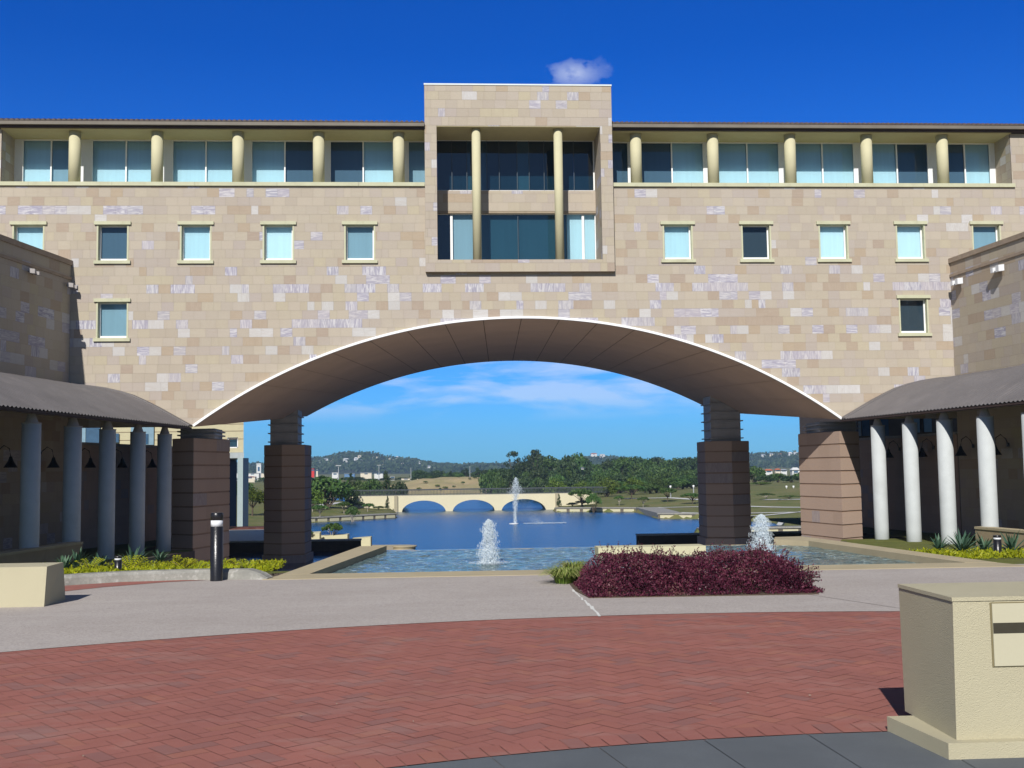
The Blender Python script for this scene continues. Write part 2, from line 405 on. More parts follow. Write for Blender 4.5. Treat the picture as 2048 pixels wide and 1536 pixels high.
# rear wall, end walls, underside, roof deck, interior floor
def archz2(u):
    d = u-4.05; rr_ = 25.3; zc = 8.2-rr_
    return zc+math.sqrt(max(0, rr_*rr_-d*d)) if abs(d) < 12.4 else 5.0
frr = lambda u, z: (u, 18.7, z)
plate(mb, XL, XR, ZB, 9.0, frr, (), archz2, .25); plate(mb, XL, XR, 9.0, 16.5, lambda u, z: (u, 9.2, z)); mb.face([(XL, 9.2, 9.0), (XR, 9.2, 9.0), (XR, 18.7, 9.0), (XL, 18.7, 9.0)])
for x in (XL, XR): mb.face([(x, 0.02, ZB), (x, 9.2, ZB), (x, 9.2, 16.6), (x, 0.02, 16.6)]); mb.face([(x, 9.2, ZB), (x, 18.7, ZB), (x, 18.7, 9), (x, 9.2, 9)])
mb.face([(XL, .02, ZB), (-10.9, .02, ZB), (-8.4, 18.7, 5.0), (XL, 18.7, 5.0)]); mb.face([(17.5, .02, ZB), (XR, .02, ZB), (XR, 18.7, 5.0), (16.5, 18.7, 5.0)])
mb.build('core_wall', JOINT, bld)
mb = MB()   # floor of the loggia, back side rooms
mb.box(XL, -.8, .02, 1.6, 13.9, 14.2); mb.box(7.43, XR, .02, 1.6, 13.9, 14.2)
mb.build('loggia_floor', PLASTER, bld)
mb = MB(); mb.box(-19.12, -.85, -.12, 1.9, 16.60, 16.66); mb.box(7.48, 25.85, -.12, 1.9, 16.60, 16.66); mb.build('loggia_soffit', PLASTER, bld)
mb = MB()
for xa, xb in ((-19.12, -.80), (7.43, 25.85)):
    mb.box(xa, xb, 4.0, 4.05, 13.9, 16.6)
for x in (-19.14, 25.87): mb.box(x-.02, x+.02, .02, 1.9, 14.1, 16.6)
mb.build('room_wall', DARKIN, bld)
# stone returns at loggia ends
for xq in (-19.10, 25.83):
    mb = MB(); stone_wall(mb, 0.0, 1.5, 14.2, 16.6, lambda u, z: (xq, u, z), seed=8); mb.build('loggia_return', STONE, bld, colors=True)
# ledge
for xa, xb in ((-25.0, -.86), (7.49, 25.95)):
    x = xa; mb = MB()
    while x < xb: 
        x2 = min(x+3.54, xb); mb.box(x+.004, x2-.004, -.10, .35, 14.115, 14.28); x = x2
    mb.build('ledge', LEDGE, bld)
# roof: tiles, gutter, fascia
def tile_roof(parent, xa, xb, y0, z0, name='roof'):
    mb = MB(); n = int((xb-xa)/.055); ys = [(y0, z0), (y0+.9, z0+.25), (y0+5.0, z0+1.3), (y0+9.9, z0+.0)]
    idx = []
    for i in range(n+1):
        x = xa+(xb-xa)*i/n; w = .045*math.cos(2*math.pi*(x-xa)/.22)
        for (y, z) in ys: mb.v.append((x, y, z+w))
        mb.v.append((x, y0, z0-.05))
    k = len(ys)+1
    for i in range(n):
        a = i*k; b = a+k
        for j in range(len(ys)-1): mb.f.append((a+j, b+j, b+j+1, a+j+1)); mb.mi.append(0)
        mb.f.append((a+k-1, b+k-1, b, a)); mb.mi.append(0)
    return mb.build(name, TILE, parent)
tile_roof(bld, XL, -.86, -.42, 16.93); tile_roof(bld, 7.49, XR, -.42, 16.93)
mb = MB()
for xa, xb in ((XL, -.86), (7.49, XR)): mb.box(xa, xb, -.40, -.26, 16.72, 16.88)
mb.build('gutter', GUTTER, bld)
mb = MB()
for xa, xb in ((XL, -.86), (7.49, XR)): mb.box(xa, xb, -.255, -.125, 16.63, 16.80)
mb.build('fascia', FASCIA, bld)
# loggia columns, partitions, glazing
lcol = [-16.02+.0+pit*k for k in range(-1, 5)]; rcol = [PY(x, 320, .3).x for x in (1272, 1426, 1580.5, 1733.5, 1885)]
lcol = [PY(x, 320, .3).x for x in (149.5, 314.5, 476.5, 637.5, 797.5)]
colm = None
for x in lcol+rcol:
    if colm is None:
        mb = MB(); mb.lathe((x, .30, 14.28), [(.255, 0), (.255, 2.34)], 28); colm = mb.build('column', CREAM, bld, smooth=False)
        for p in colm.data.polygons: p.use_smooth = len(p.vertices) == 4
        cx0 = x
    else:
        c = colm.copy(); COL.objects.link(c); c.parent = bld; c.location = (x-cx0, 0, 0)
GY = 1.45
def glazing(xa, xb, kinds, mull=True):
    """one loggia bay: sliding panes between partitions"""
    n = len(kinds); w = (xb-xa)/n
    fm = MB(); fm.box(xa, xb, GY-.03, GY+.03, 14.2, 14.25); fm.box(xa, xb, GY-.03, GY+.03, 16.54, 16.6)
    for i in range(n+1): fm.box(xa+w*i-.03, xa+w*i+.03, GY-.04, GY+.04, 14.25, 16.54)
    f = fm.build('window', WHITE, bld)
    for i, k in enumerate(kinds):
        g_ = MB(); g_.face([(xa+w*i+.03, GY, 14.25), (xa+w*i+w-.03, GY, 14.25), (xa+w*i+w-.03, GY, 16.54), (xa+w*i+.03, GY, 16.54)]); g_.build('pane', GLASS, f)
        b_ = MB(); b_.box(xa+w*i+.02, xa+w*i+w-.02, GY+.10, GY+.12, 14.22, 16.56); b_.build('blind_or_room', {'L': B_L, 'M': B_M, 'D': B_D, 'X': B_X, 'V': B_V}[k], f)
PARTM = simple('white_partition', (.70, .72, .73), .7, .03)
def partition(a, b):
    m_ = MB(); m_.box(a, b, GY-.05, GY+.4, 14.2, 16.6); m_.build('partition', PARTM, bld)
def pspan(x): return (x-.16, x+.38)
allL = lcol; ext = [-19.10]
edges = [(-19.10, None)]
def bays(cols, x_start, x_end, kinds):
    e = x_start; segs = []
    for c in cols:
        a, b = pspan(c); segs.append((e, a)); partition(a, b); e = b
    segs.append((e, x_end))
    for s, k in zip(segs, kinds):
        if s[1]-s[0] > .2: glazing(s[0], s[1], k)
bays(lcol, -18.75, -.85, ['LM', 'LL', 'LL', 'LD', 'DL', 'M'])
bays(rcol, 7.48, 25.6, ['D', 'DL', 'LL', 'LL', 'LD', 'DL'])
partition(-19.10, -18.75); partition(25.6, 25.85)
# punched windows
styles = dict(zip(range(12), ['L', 'D', 'L', 'V', 'M', 'L', 'X', 'V', 'V', 'M', 'M', 'X']))
for i, (x, a, b) in enumerate(wins):
    fm = MB(); fm.box(x-HWW+.07, x+HWW-.07, .20, .26, a+.02, a+.12); fm.box(x-HWW+.07, x-HWW+.13, .20, .26, a+.12, b-.02); fm.box(x+HWW-.13, x+HWW-.07, .20, .26, a+.12, b-.02); fm.box(x-HWW+.13, x+HWW-.13, .20, .26, b-.06, b-.02)
    w = fm.build('window', WHITE, bld)
    g_ = MB(); g_.face([(x-HWW+.13, .23, a+.12), (x+HWW-.13, .23, a+.12), (x+HWW-.13, .23, b-.06), (x-HWW+.13, .23, b-.06)]); g_.build('pane', GLASS, w)
    b_ = MB(); b_.box(x-HWW+.1, x+HWW-.1, .30, .32, a+.03, b-.03); b_.build('blind_or_room', {'L': B_L, 'M': B_M, 'D': B_D, 'X': B_X, 'V': B_V}[styles[i]], w)
    r_ = MB(); r_.box(x-HWW, x-HWW+.07, -.012, .34, a, b); r_.box(x+HWW-.07, x+HWW, -.012, .34, a, b); r_.box(x-HWW+.07, x+HWW-.07, .02, .34, b-.018, b+.05); r_.box(x-HWW+.07, x+HWW-.07, .02, .34, a-.05, a+.018); r_.build('reveal', LEDGE, w)
    l_ = MB(); l_.box(x-.775, x+.775, -.09, .0145, b+.002, b+.145); l_.build('lintel', LEDGE, w)
    s_ = MB(); s_.box(x-.775, x+.775, -.09, .0145, a-.14, a-.002); s_.build('sill', LEDGE, w)
# central framed bay
BX0, BX1, BZ0, BZ1, OX0, OX1, OZ0, OZ1, BY = -.85, 7.48, 10.26, 18.64, -.32, 6.94, 10.80, 16.77, -.25
mb = MB(); stone_wall(mb, BX0, BX1, BZ0, BZ1, lambda u, z: (u, BY, z), [(OX0, OX1, OZ0, OZ1)], seed=21, gap=.003)
stone_wall(mb, BY, 0.0, BZ0, BZ1, lambda u, z: (BX0, u, z), seed=22); stone_wall(mb, BY, 0.0, BZ0, BZ1, lambda u, z: (BX1, u, z), seed=23)
stone_wall(mb, 0, 5, 16.7, BZ1, lambda u, z: (BX0, u, z), seed=24); stone_wall(mb, 0, 5, 16.7, BZ1, lambda u, z: (BX1, u, z), seed=25)
stone_wall(mb, BY+.01, 1.8, OZ0, OZ1, lambda u, z: (OX0+.001, u, z), seed=26); stone_wall(mb, BY+.01, 1.8, OZ0, OZ1, lambda u, z: (OX1-.001, u, z), seed=27)
bay = mb.build('framed_bay', STONE, bld, colors=True)
mb = MB()
g3 = .012
mb.box(BX0+g3, OX0-g3, BY+g3, 1.85, BZ0, BZ1-.02); mb.box(OX1+g3, BX1-g3, BY+g3, 1.85, BZ0, BZ1-.02); mb.box(OX0-g3, OX1+g3, BY+g3, 1.85, BZ0, OZ0-g3); mb.box(OX0-g3, OX1+g3, BY+g3, 1.85, OZ1+g3, BZ1-.02)
mb.box(BX0+g3, BX1-g3, 1.86, 5, 16.9, BZ1-.02)
mb.build('bay_core', JOINT, bay)
mb = MB(); mb.box(OX0, OX1, BY+.012, 1.85, OZ1-.02, OZ1+.009); mb.build('bay_soffit', PLASTER, bay)
mb = MB(); mb.box(BX0-.02, BX1+.02, BY-.03, 5, BZ1-.018, BZ1+.05); mb.build('coping', simple('pale_metal_cap', (.62, .68, .68), .4, .04), bay)
mb = MB(); stone_wall(mb, OX0, OX1, 13.40, 14.35, lambda u, z: (u, 1.62, z), seed=31, bh=.4)
mb.build('spandrel', STONE, bay, colors=True)
mb = MB(); mb.box(OX0, OX1, 1.632, 1.8, 13.30, 14.33); mb.build('spandrel_core', JOINT, bay)
for x in (PY(953.5, 400, .1).x, PY(1118, 400, .1).x):
    mb = MB(); mb.lathe((x, .12, OZ0), [(.195, 0), (.195, OZ1-OZ0)], 28); o = mb.build('column', CREAM, bld)
    for p in o.data.polygons: p.use_smooth = len(p.vertices) == 4
GB = 1.82
def bayglaz(z0, z1, xs, kinds, wide=()):
    fm = MB(); fm.box(OX0, OX1, GB-.03, GB+.03, z0, z0+.05); fm.box(OX0, OX1, GB-.03, GB+.03, z1-.05, z1)
    for x in xs: 
        fm.cm = 0 if x in wide else 1; ww = .055 if x in wide else .012; fm.box(x-ww, x+ww, GB-.05, GB+.03, z0+.05, z1-.05)
    f = fm.build('window', [WHITE, simple('thin_glazing_bar', (.07, .10, .12), .5, bstr=0)], bld)
    e = [OX0]+list(xs)+[OX1]
    for a, b, k in zip(e, e[1:], kinds):
        g_ = MB(); g_.face([(a, GB, z0+.05), (b, GB, z0+.05), (b, GB, z1-.05), (a, GB, z1-.05)]); g_.build('pane', GLASSD if k in 'DX' else GLASS, f)
        b_ = MB(); b_.box(a+.005, b-.005, GB+.12, GB+.14, z0, z1); b_.build('blind_or_room', {'L': B_L, 'M': B_M, 'D': B_M, 'X': B_D, 'V': B_V}[k], f)
X = lambda px: PY(px, 470, GB).x
bayglaz(OZ0, 13.32, [X(903), X(960), X(1036), X(1112), X(1133), X(1166), X(1192)], 'XMDDDLLM', (X(903), X(1166), X(1192)))
bayglaz(14.36, OZ1, [X(905), X(935), X(975), X(1000), X(1036), X(1060), X(1090), X(1112), X(1150), X(1191)], 'XXDXXDXXXXM', (X(1191),))
# arch soffit (ruled vault) + seams + rim
NP = 18; NS = NP*6
def apt(t, which):   # t in [0,1]
    if which == 0: hw, rad, cx, zc = HW, RAD, XC, ZC
    else: hw, rad, cx, zc = 12.4, 25.3, 4.05, 8.2-25.3
    a0 = math.asin(hw/rad); a = -a0+2*a0*t; return Vector((cx+rad*math.sin(a), 0 if which == 0 else 18.7, zc+rad*math.cos(a)))
mb = MB()
for i in range(NS):
    a, b = apt(i/NS, 0), apt((i+1)/NS, 0); c, d = apt(i/NS, 1), apt((i+1)/NS, 1)
    a.y = b.y = -.02
    mb.face([a, c, d, b])
sof = mb.build('arch_soffit', SOFF, bld, smooth=True)
mb = MB()
for i in range(1, NP):
    a, c = apt(i/NP, 0), apt(i/NP, 1); dn = Vector((0, 0, -.006)); s = Vector((.014, 0, 0))
    mb.face([a-s+dn, a+s+dn, c+s+dn, c-s+dn])
mb.build('panel_seam', SEAM, sof)
mb = MB()
for i in range(NS):
    a, b = apt(i/NS, 0), apt((i+1)/NS, 0)
    def nrm(p): return (p-Vector((XC, 0, ZC))).normalized()
    na, nb = nrm(a), nrm(b); y0, y1 = -.16, -.005
    P = []
    for (p, n_) in ((a, na), (b, nb)): P.append((p+n_*.005, p+n_*.105))
    q = lambda v, y: Vector((v.x, y, v.z))
    mb.hexa([q(P[0][0], y0), q(P[1][0], y0), q(P[1][0], y1), q(P[0][0], y1), q(P[0][1], y0), q(P[1][1], y0), q(P[1][1], y1), q(P[0][1], y1)])
mb.build('arch_rim', RIM, bld)
# piers
def pier_style(z, rr, prev):
    t = rr.random(); c = (.54+.05*t, .41+.045*t, .305+.04*t)
    if rr.random() < .10: return ((.46, .40, .36), (.35, 1.0, rr.random()))
    return (c, (.12, 0.0, rr.random()))
def pier(poly, ztop, zbot, cap_poly, cap_top, seed, fins, step=-9):
    mb = MB(); n = len(poly); cx = sum(p[0] for p in poly)/n; cy = sum(p[1] for p in poly)/n
    sh = lambda k, z=0: [(cx+(p[0]-cx)*k, cy+(p[1]-cy)*k) for p in poly]
    core = MB(); core.prism(sh(.982), zbot, ztop-.02); 
    z = ztop; rr = random.Random(seed)
    while z > zbot+.1:
        z0 = z-.60; P = sh(1.0 + (0.0 if z > step else .08))
        for i in range(n):
            a, b = P[i], P[(i+1) % n]; L = math.hypot(b[0]-a[0], b[1]-a[1]); k = max(1, round(L/1.1)); cuts = sorted([0]+[(j+.3*(rr.random()-.5))/k for j in range(1, k)]+[1]); 
            for s0, s1 in zip(cuts, cuts[1:]):
                pa = (a[0]+(b[0]-a[0])*s0, a[1]+(b[1]-a[1])*s0); pb = (a[0]+(b[0]-a[0])*s1, a[1]+(b[1]-a[1])*s1)
                st = pier_style(z, rr, None)
                mb.face([(pa[0], pa[1], z0+.035), (pb[0], pb[1], z0+.035), (pb[0], pb[1], z-.035), (pa[0], pa[1], z-.035)], *st)
        mb.face([(p[0], p[1], z-.035) for p in P], *pier_style(z, rr, None)); mb.face([(p[0], p[1], z0+.035) for p in P][::-1], *pier_style(z, rr, None))
        z = z0
    o = mb.build('pier', PIERST, bld, colors=True); core.build('pier_core', simple('pier_joint', (.32, .22, .155), .9), o)
    cm = MB(); cm.prism(cap_poly, ztop-.01, cap_top)
    m = len(cap_poly); ccx = sum(p[0] for p in cap_poly)/m; ccy = sum(p[1] for p in cap_poly)/m
    for k in range(fins):
        zz = ztop+.12+k*(cap_top-ztop-.1)/fins; cm.prism([(ccx+(p[0]-ccx)*1.15, ccy+(p[1]-ccy)*1.15) for p in cap_poly], zz, zz+.06)
    cm.build('pier_cap', FINM, o)
pier([(17.50, .3), (18.75, 1.25), (19.3, 4.3), (18.2, 5.6), (16.85, 4.1)], 3.14, -5.4, [(17.2, 2.0), (19.0, 2.2), (19.15, 4.0), (17.3, 4.2)], 3.62, 41, 2)
pier([(-10.95, .6), (-10.05, 4.0), (-11.3, 5.7), (-12.55, 4.4), (-12.05, 1.4)], 3.18, -5.4, [(-11.9, 2.2), (-10.35, 2.0), (-10.4, 4.0), (-11.95, 4.2)], 3.62, 42, 2)
pier([(-10.05, 13.6), (-8.98, 12.9), (-7.8, 13.4), (-7.7, 15.6), (-9.9, 15.8)], 3.15, -5.4, [(-9.7, 13.5), (-8.2, 13.5), (-8.2, 15.2), (-9.7, 15.2)], 5.6, 43, 5, -2.3)
pier([(14.5, 13.4), (15.9, 12.9), (17.05, 13.5), (16.95, 15.8), (14.55, 15.6)], 3.06, -5.4, [(14.9, 13.5), (16.6, 13.5), (16.6, 15.2), (14.9, 15.2)], 5.6, 44, 5, -2.3)

# ------------------------------------------------------------------ WINGS
def wing(name, label, x0, b, sgn, seed):
    """court-facing wall along X = x0 + b*Y (Y from 0 towards the camera); sgn -1: body to the left"""
    w = thing(name, label, 'building', (x0, 0, 0)); L = 26.0
    fr = lambda u, z: (x0-b*u, -u, z)           # u = distance towards camera
    mb = MB(); stone_wall(mb, 0.02, L, -2, 10.82, fr, seed=seed, bh=.42, bw=.62); mb.build('wall', STONE if sgn > 0 else STONE, w, colors=True)
    g = .02*sgn; mb = MB()
    mb.prism([(x0+g, 0.0), (x0-b*L+g, -L), (x0-b*L+9*sgn, -L), (x0+9*sgn, 0.0)][::(-1 if sgn > 0 else 1)], -2, 10.80); mb.build('core_wall', JOINT, w)
    for (za, zb, o) in ((10.62, 10.83, -.07*sgn), (9.98, 10.10, -.05*sgn)):
        mb = MB(); mb.prism([(x0+o, 0.0-.015), (x0-b*L+o, -L), (x0-b*L+.3*sgn, -L), (x0+.3*sgn, -.015)][::(-1 if sgn > 0 else 1)], za, zb); mb.build('cornice', simple('stone_cornice', (.33, .26, .195), .85), w)
    return w
LW0, LWB = -16.07, .174
RW0, RWB = 22.76, -.084
wl = wing('left_wing_building'.replace('left_', 'west_'), 'shaded stone wing with a heavy cornice on the left of the court', LW0, LWB, -1, 61)
wr = wing('east_wing_building', 'sunlit stone wing with a heavy cornice on the right of the court', RW0, RWB, 1, 62)
wl.name = 'wing_building'; wr.name = 'wing_building.001'

# roof profile u (0 at eave .. 1 at wall) -> z
PROF = [(0, 3.63), (.08, 3.86), (.16, 4.10), (.26, 4.40), (.36, 4.67), (.47, 4.94), (.58, 5.12), (.70, 5.27), (.82, 5.36), (.92, 5.40), (1.0, 5.43)]
def colonnade(label, e0, eb, w0, wb, sgn, pxs, seed):
    t = thing('colonnade', label, 'colonnade', (e0, 0, 0)); L = 24.0
    mb = MB(); n = int(L/.05); k = len(PROF)
    ex = lambda y: e0+eb*y; wx = lambda y: w0+wb*y
    for i in range(n+1):
        y = -.015-L*i/n; wv = .028*math.cos(2*math.pi*L*i/n/.24)
        for (u, z) in PROF: mb.v.append((ex(y)+(wx(y)-ex(y))*u, y, z+wv))
    for i in range(n):
        for j in range(k-1): mb.f.append((i*k+j, (i+1)*k+j, (i+1)*k+j+1, i*k+j+1)); mb.mi.append(0)
    rf = mb.build('roof', CROOF, t, smooth=True)
    mb = MB()   # underside and eave beam
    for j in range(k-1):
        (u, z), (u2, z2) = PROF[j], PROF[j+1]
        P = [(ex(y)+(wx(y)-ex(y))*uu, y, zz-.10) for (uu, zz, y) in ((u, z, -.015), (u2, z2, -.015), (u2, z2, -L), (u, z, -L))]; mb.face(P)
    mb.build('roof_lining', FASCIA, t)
    mb = MB(); d = -sgn*.0
    P = lambda o, y: (ex(y)+o*sgn, y)
    mb.prism([P(.02, -.02), P(.10, -.02), P(.10, -L), P(.02, -L)][::(1 if sgn > 0 else -1)][::-1], 3.50, 3.60); mb.build('eave_fascia', FASCIA, t)
    mb = MB(); mb.prism([P(.30, -.02), P(.62, -.02), P(.62, -L), P(.30, -L)][::-1], 3.53, 3.66); mb.build('beam', simple('beam_paint', (.20, .16, .12), .8), t)
    # flashing strip where the roof meets the building
    mb = MB()
    for j in range(k-1):
        (u, z), (u2, z2) = PROF[j], PROF[j+1]
        q = lambda uu, zz, y, dz: (ex(y)+(wx(y)-ex(y))*uu, y, zz+dz)
        mb.hexa([q(u, z, -.45, .02), q(u2, z2, -.45, .02), q(u2, z2, -.05, .02), q(u, z, -.05, .02), q(u, z, -.45, .07), q(u2, z2, -.45, .07), q(u2, z2, -.05, .07), q(u, z, -.05, .07)])
    mb.build('flashing', CROOF, t)
    ys = [PLN(px, 950, e0+.45*sgn, eb).y for px in pxs]; st = (ys[0]-ys[-1])/(len(ys)-1); ys = ys+[ys[0]+st*(1 if sgn > 0 else 1)*(-1 if ys[0] < ys[-1] else 1)*1 for _ in ()]
    dy = abs(st); lowest = min(ys); ys += [lowest-dy*(i+1) for i in range(3)]
    for y in ys:
        cx = e0+.45*sgn+eb*y; mb = MB(); mb.lathe((cx, y, -2.2), [(.29, 0), (.29, 1.2), (.285, 5.42)], 28); c = mb.build('column', COLM, t)
        for p in c.data.polygons: p.use_smooth = len(p.vertices) == 4
        mb = MB(); mb.lathe((cx, y, 3.22), [(.30, 0), (.30, .03), (.20, .035), (.10, .33)], 20); mb.build('capital', CAPM, c)
    return t, ys
cl, ysl = colonnade('shaded colonnade with curved metal roof along the left wing', -10.87, .1157, LW0, LWB, -1, (61, 144.5, 214, 275, 328.5), 1)
cr, ysr = colonnade('sunlit white colonnade with curved metal roof along the right wing', 17.44, -.1079, RW0, RWB, 1, (1759, 1823, 1893, 1975), 2)
# low walls continuing under the building, behind the piers
def lowwall(x0, b, y0, y1, zt, label, seed, sgn):
    mb = MB(); fr = lambda u, z: (x0+b*u, u, z); stone_wall(mb, y0, y1, -2, zt-.12, fr, seed=seed, bh=.42, bw=.7, style=pier_style)
    t = thing('boundary_wall', label, 'wall', (x0, y0, 0)); mb.build('wall', PIERST, t, colors=True)
    g = .02*sgn; mb = MB(); mb.prism([(x0+b*y0+g, y0), (x0+b*y0+.4*sgn, y0), (x0+b*y1+.4*sgn, y1), (x0+b*y1+g, y1)][::(1 if sgn > 0 else -1)], -2, zt-.125); mb.build('core_wall', JOINT, t)
    mb = MB(); mb.prism([(x0+b*y0-.06*sgn, y0), (x0+b*y0+.45*sgn, y0), (x0+b*y1+.45*sgn, y1), (x0+b*y1-.06*sgn, y1)][::(1 if sgn > 0 else -1)], zt-.115, zt); mb.build('coping', CAPM, t)
lowwall(LW0, LWB, .05, 17, 3.05, 'low dark stone wall under the building left of the front pier', 71, -1)
lowwall(RW0, RWB, .05, 17, 3.02, 'low dark stone wall under the building behind the white columns', 72, 1)
# parapet plinths in front of the nearer columns
def parapet(p0, p1, z, zb, thick, label):
    d = Vector((p1[0]-p0[0], p1[1]-p0[1], 0)).normalized(); n = Vector((-d.y, d.x, 0))*thick
    mb = MB(); A, B = Vector((*p0, 0)), Vector((*p1, 0)); 
    P = [A, B, B+n, A+n]; mb.prism([(q.x, q.y) for q in P], zb, z-.08); t = thing('parapet_wall', label, 'wall', (p0[0], p0[1], zb)); mb.build('wall', PLINTH, t)
    m2 = MB(); s = n*.08; P = [A-s, B-s, B+n+s, A+n+s]; m2.prism([(q.x, q.y) for q in P], z-.08, z); m2.build('coping', COPING, t)
pa = PLN(165, 1083, -10.87+.05, .1157); 
parapet((pa.x, pa.y), (pa.x+.1157*(-12), pa.y-12), pa.z, -2.2, -.4, 'low brown parapet wall under the nearest shaded columns')
pb = PLN(1950, 1053, 17.44-.05, -.1079)
parapet((pb.x, pb.y), (pb.x-.1079*(-12), pb.y-12), pb.z, -2.2, .4, 'low brown parapet wall under the nearest white column')
# windows in the colonnade back wall
for (x0, b, y, sg, wg) in ((LW0, LWB, -13.5, 1, wl), (RW0, RWB, -13.6, -1, wr)):
    fm = MB(); xx = lambda y_: x0+b*y_
    def q(y_, z, o): return (xx(y_)+o*sg, y_, z)
    def bar(ya, yb, za, zb, o0, o1, M=fm): M.hexa([q(ya, za, o0), q(yb, za, o0), q(yb, za, o1), q(ya, za, o1), q(ya, zb, o0), q(yb, zb, o0), q(yb, zb, o1), q(ya, zb, o1)])
    bar(y-1, y-.92, -.1, 2.1, .02, .08); bar(y+.92, y+1, -.1, 2.1, .02, .08); bar(y-.92, y+.92, -.1, -.02, .02, .08); bar(y-.92, y+.92, 2.02, 2.1, .02, .08)
    w = fm.build('window', FASCIA, wg); gm = MB(); bar(y-.92, y+.92, -.02, 2.02, .025, .035, gm); gm.build('pane', simple('dark_wing_glass', (.05, .07, .09), .1, .1, bstr=0, spec=.6), w)
# wall lamps (gooseneck)
def lamp(p, sgn, label):
    t = thing('wall_lamp', label, 'lamp', p, 'gooseneck lamps on the colonnade walls'); x, y, z = p
    mb = MB(); pts = [(x, y, z), (x+.1*sgn, y, z+.25), (x+.3*sgn, y, z+.42), (x+.5*sgn, y, z+.3), (x+.56*sgn, y, z)]; mb.tube(pts, .022, 6); mb.build('arm', BLACK, t)
    mb = MB(); mb.lathe((x+.56*sgn, y, z-.42), [(.26, 0), (.22, .06), (.10, .26), (.05, .42)], 16); mb.build('lamp_shade', BLACK, t)
    mb = MB(); mb.lathe((x+.0*sgn, y, z-.08), [(.06, 0), (.06, .16)], 10); mb.build('wall_plate', BLACK, t)
names = ['nearest', 'second', 'third', 'fourth', 'fifth']
for i, px in enumerate((17, 103, 177, 241, 301)):
    p = PLN(px, 900, LW0+.5, LWB); p.x = LW0+LWB*p.y+.03; lamp((p.x, p.y, 2.35), 1, f'black gooseneck lamp on the left colonnade wall, {names[i]} from the camera')
for i, px in enumerate((1994, 1925, 1847, 1780)):
    p = PLN(px, 890, RW0-.5, RWB); p.x = RW0+RWB*p.y-.03; lamp((p.x, p.y, 2.35), -1, f'black gooseneck lamp on the right colonnade wall, {names[i]} from the camera')
# twin flood lights on the wing walls
def flood(p, sgn, label):
    t = thing('floodlight', label, 'floodlight', tuple(p), 'small floodlights on the wing walls'); x, y, z = p
    for dy, nm in ((-.16, 'light_head'), (.30, 'light_head')):
        mb = MB(); s = (.13 if dy < 0 else .10)*(1 if sgn < 0 else .7); mb.hexa([(x+.1*sgn, y+dy-s, z-s), (x+.34*sgn, y+dy-s, z-s-.03), (x+.34*sgn, y+dy+s, z-s-.03), (x+.1*sgn, y+dy+s, z-s), (x+.1*sgn, y+dy-s, z+s), (x+.34*sgn, y+dy-s, z+s-.03), (x+.34*sgn, y+dy+s, z+s-.03), (x+.1*sgn, y+dy+s, z+s)]); mb.build(nm, BAND if sgn < 0 else CAPM, t)  # left heads grey instead of white: the wing's shade put into the colour
    mb = MB(); mb.box(min(x, x+.22*sgn), max(x, x+.22*sgn), y-.03, y+.33, z-.03, z+.03); mb.build('bracket', BLACK, t)
for px, py, lb in ((1924, 563, 'white twin floodlight on the sunlit right wing, beside the facade'), (2006, 537, 'white twin floodlight on the sunlit right wing, higher in the picture and nearer')):
    flood(PLN(px, py, RW0, RWB), -1, lb)
for px, py, lb in ((57, 543, 'small twin floodlight on the shaded left wing, nearer the camera'), (134, 571, 'small twin floodlight on the shaded left wing, beside the facade')):
    flood(PLN(px, py, LW0, LWB), 1, lb)

# ------------------------------------------------------------------ GROUND near: plaza
CX, CY = 2.6, -50.4
def gz(y):     # garden level falls away from the plaza
    return 0.0 if y < -30.6 else -1.75*(1-math.exp(-((y+30.6)/16)**1.25))
mb = MB()
n = 96; R1, R2 = 14.5, 9.02
def ring_pt(r, a): return (CX+r*math.sin(a), CY+r*math.cos(a))
# pale paving : everything outside R1 up to pool front / kerb, radial strips
poly_out = []
A0, A1 = -math.pi*.62, math.pi*.62
nseg = 120
for i in range(nseg):
    a, b = A0+(A1-A0)*i/nseg, A0+(A1-A0)*(i+1)/nseg
    def far(a):
        dx, dy = math.sin(a), math.cos(a); r = 60
        if dy > 0: r = min(r, (-30.9-CY)/dy)
        return r
    ra, rb = far(a), far(b)
    mb.face([(*ring_pt(R1, a), .004), (*ring_pt(ra, a), .004), (*ring_pt(rb, b), .004), (*ring_pt(R1, b), .004)][::-1])
pv = structure(mb.build('plaza_paving', PAVE)); 
# joint cut (pale sealant line) and faint joints
mb = MB()
def strip(p, q, w, z): 
    d = (Vector(q)-Vector(p)).normalized(); s = Vector((-d.y, d.x))*w/2; p, q = Vector(p), Vector(q)
    mb.face([(p.x-s.x, p.y-s.y, z), (q.x-s.x, q.y-s.y, z), (q.x+s.x, q.y+s.y, z), (p.x+s.x, p.y+s.y, z)][::-1])
for i in range(9):
    y0 = -33.3-2.7*i/9; y1 = -33.3-2.7*(i+1)/9; strip((1.66+.03*rnd.random()-.015, y0), (1.63+.02*rnd.random(), y1), .022+.022*rnd.random(), .008)
structure(mb.build('paving_joint', simple('white_sealant', (.66, .66, .62), .8)))
mb = MB(); strip((4.45, -34.35), (5.1, -36.1), .012, .008); structure(mb.build('paving_joint', simple('dark_joint', (.2, .17, .15), .9)))
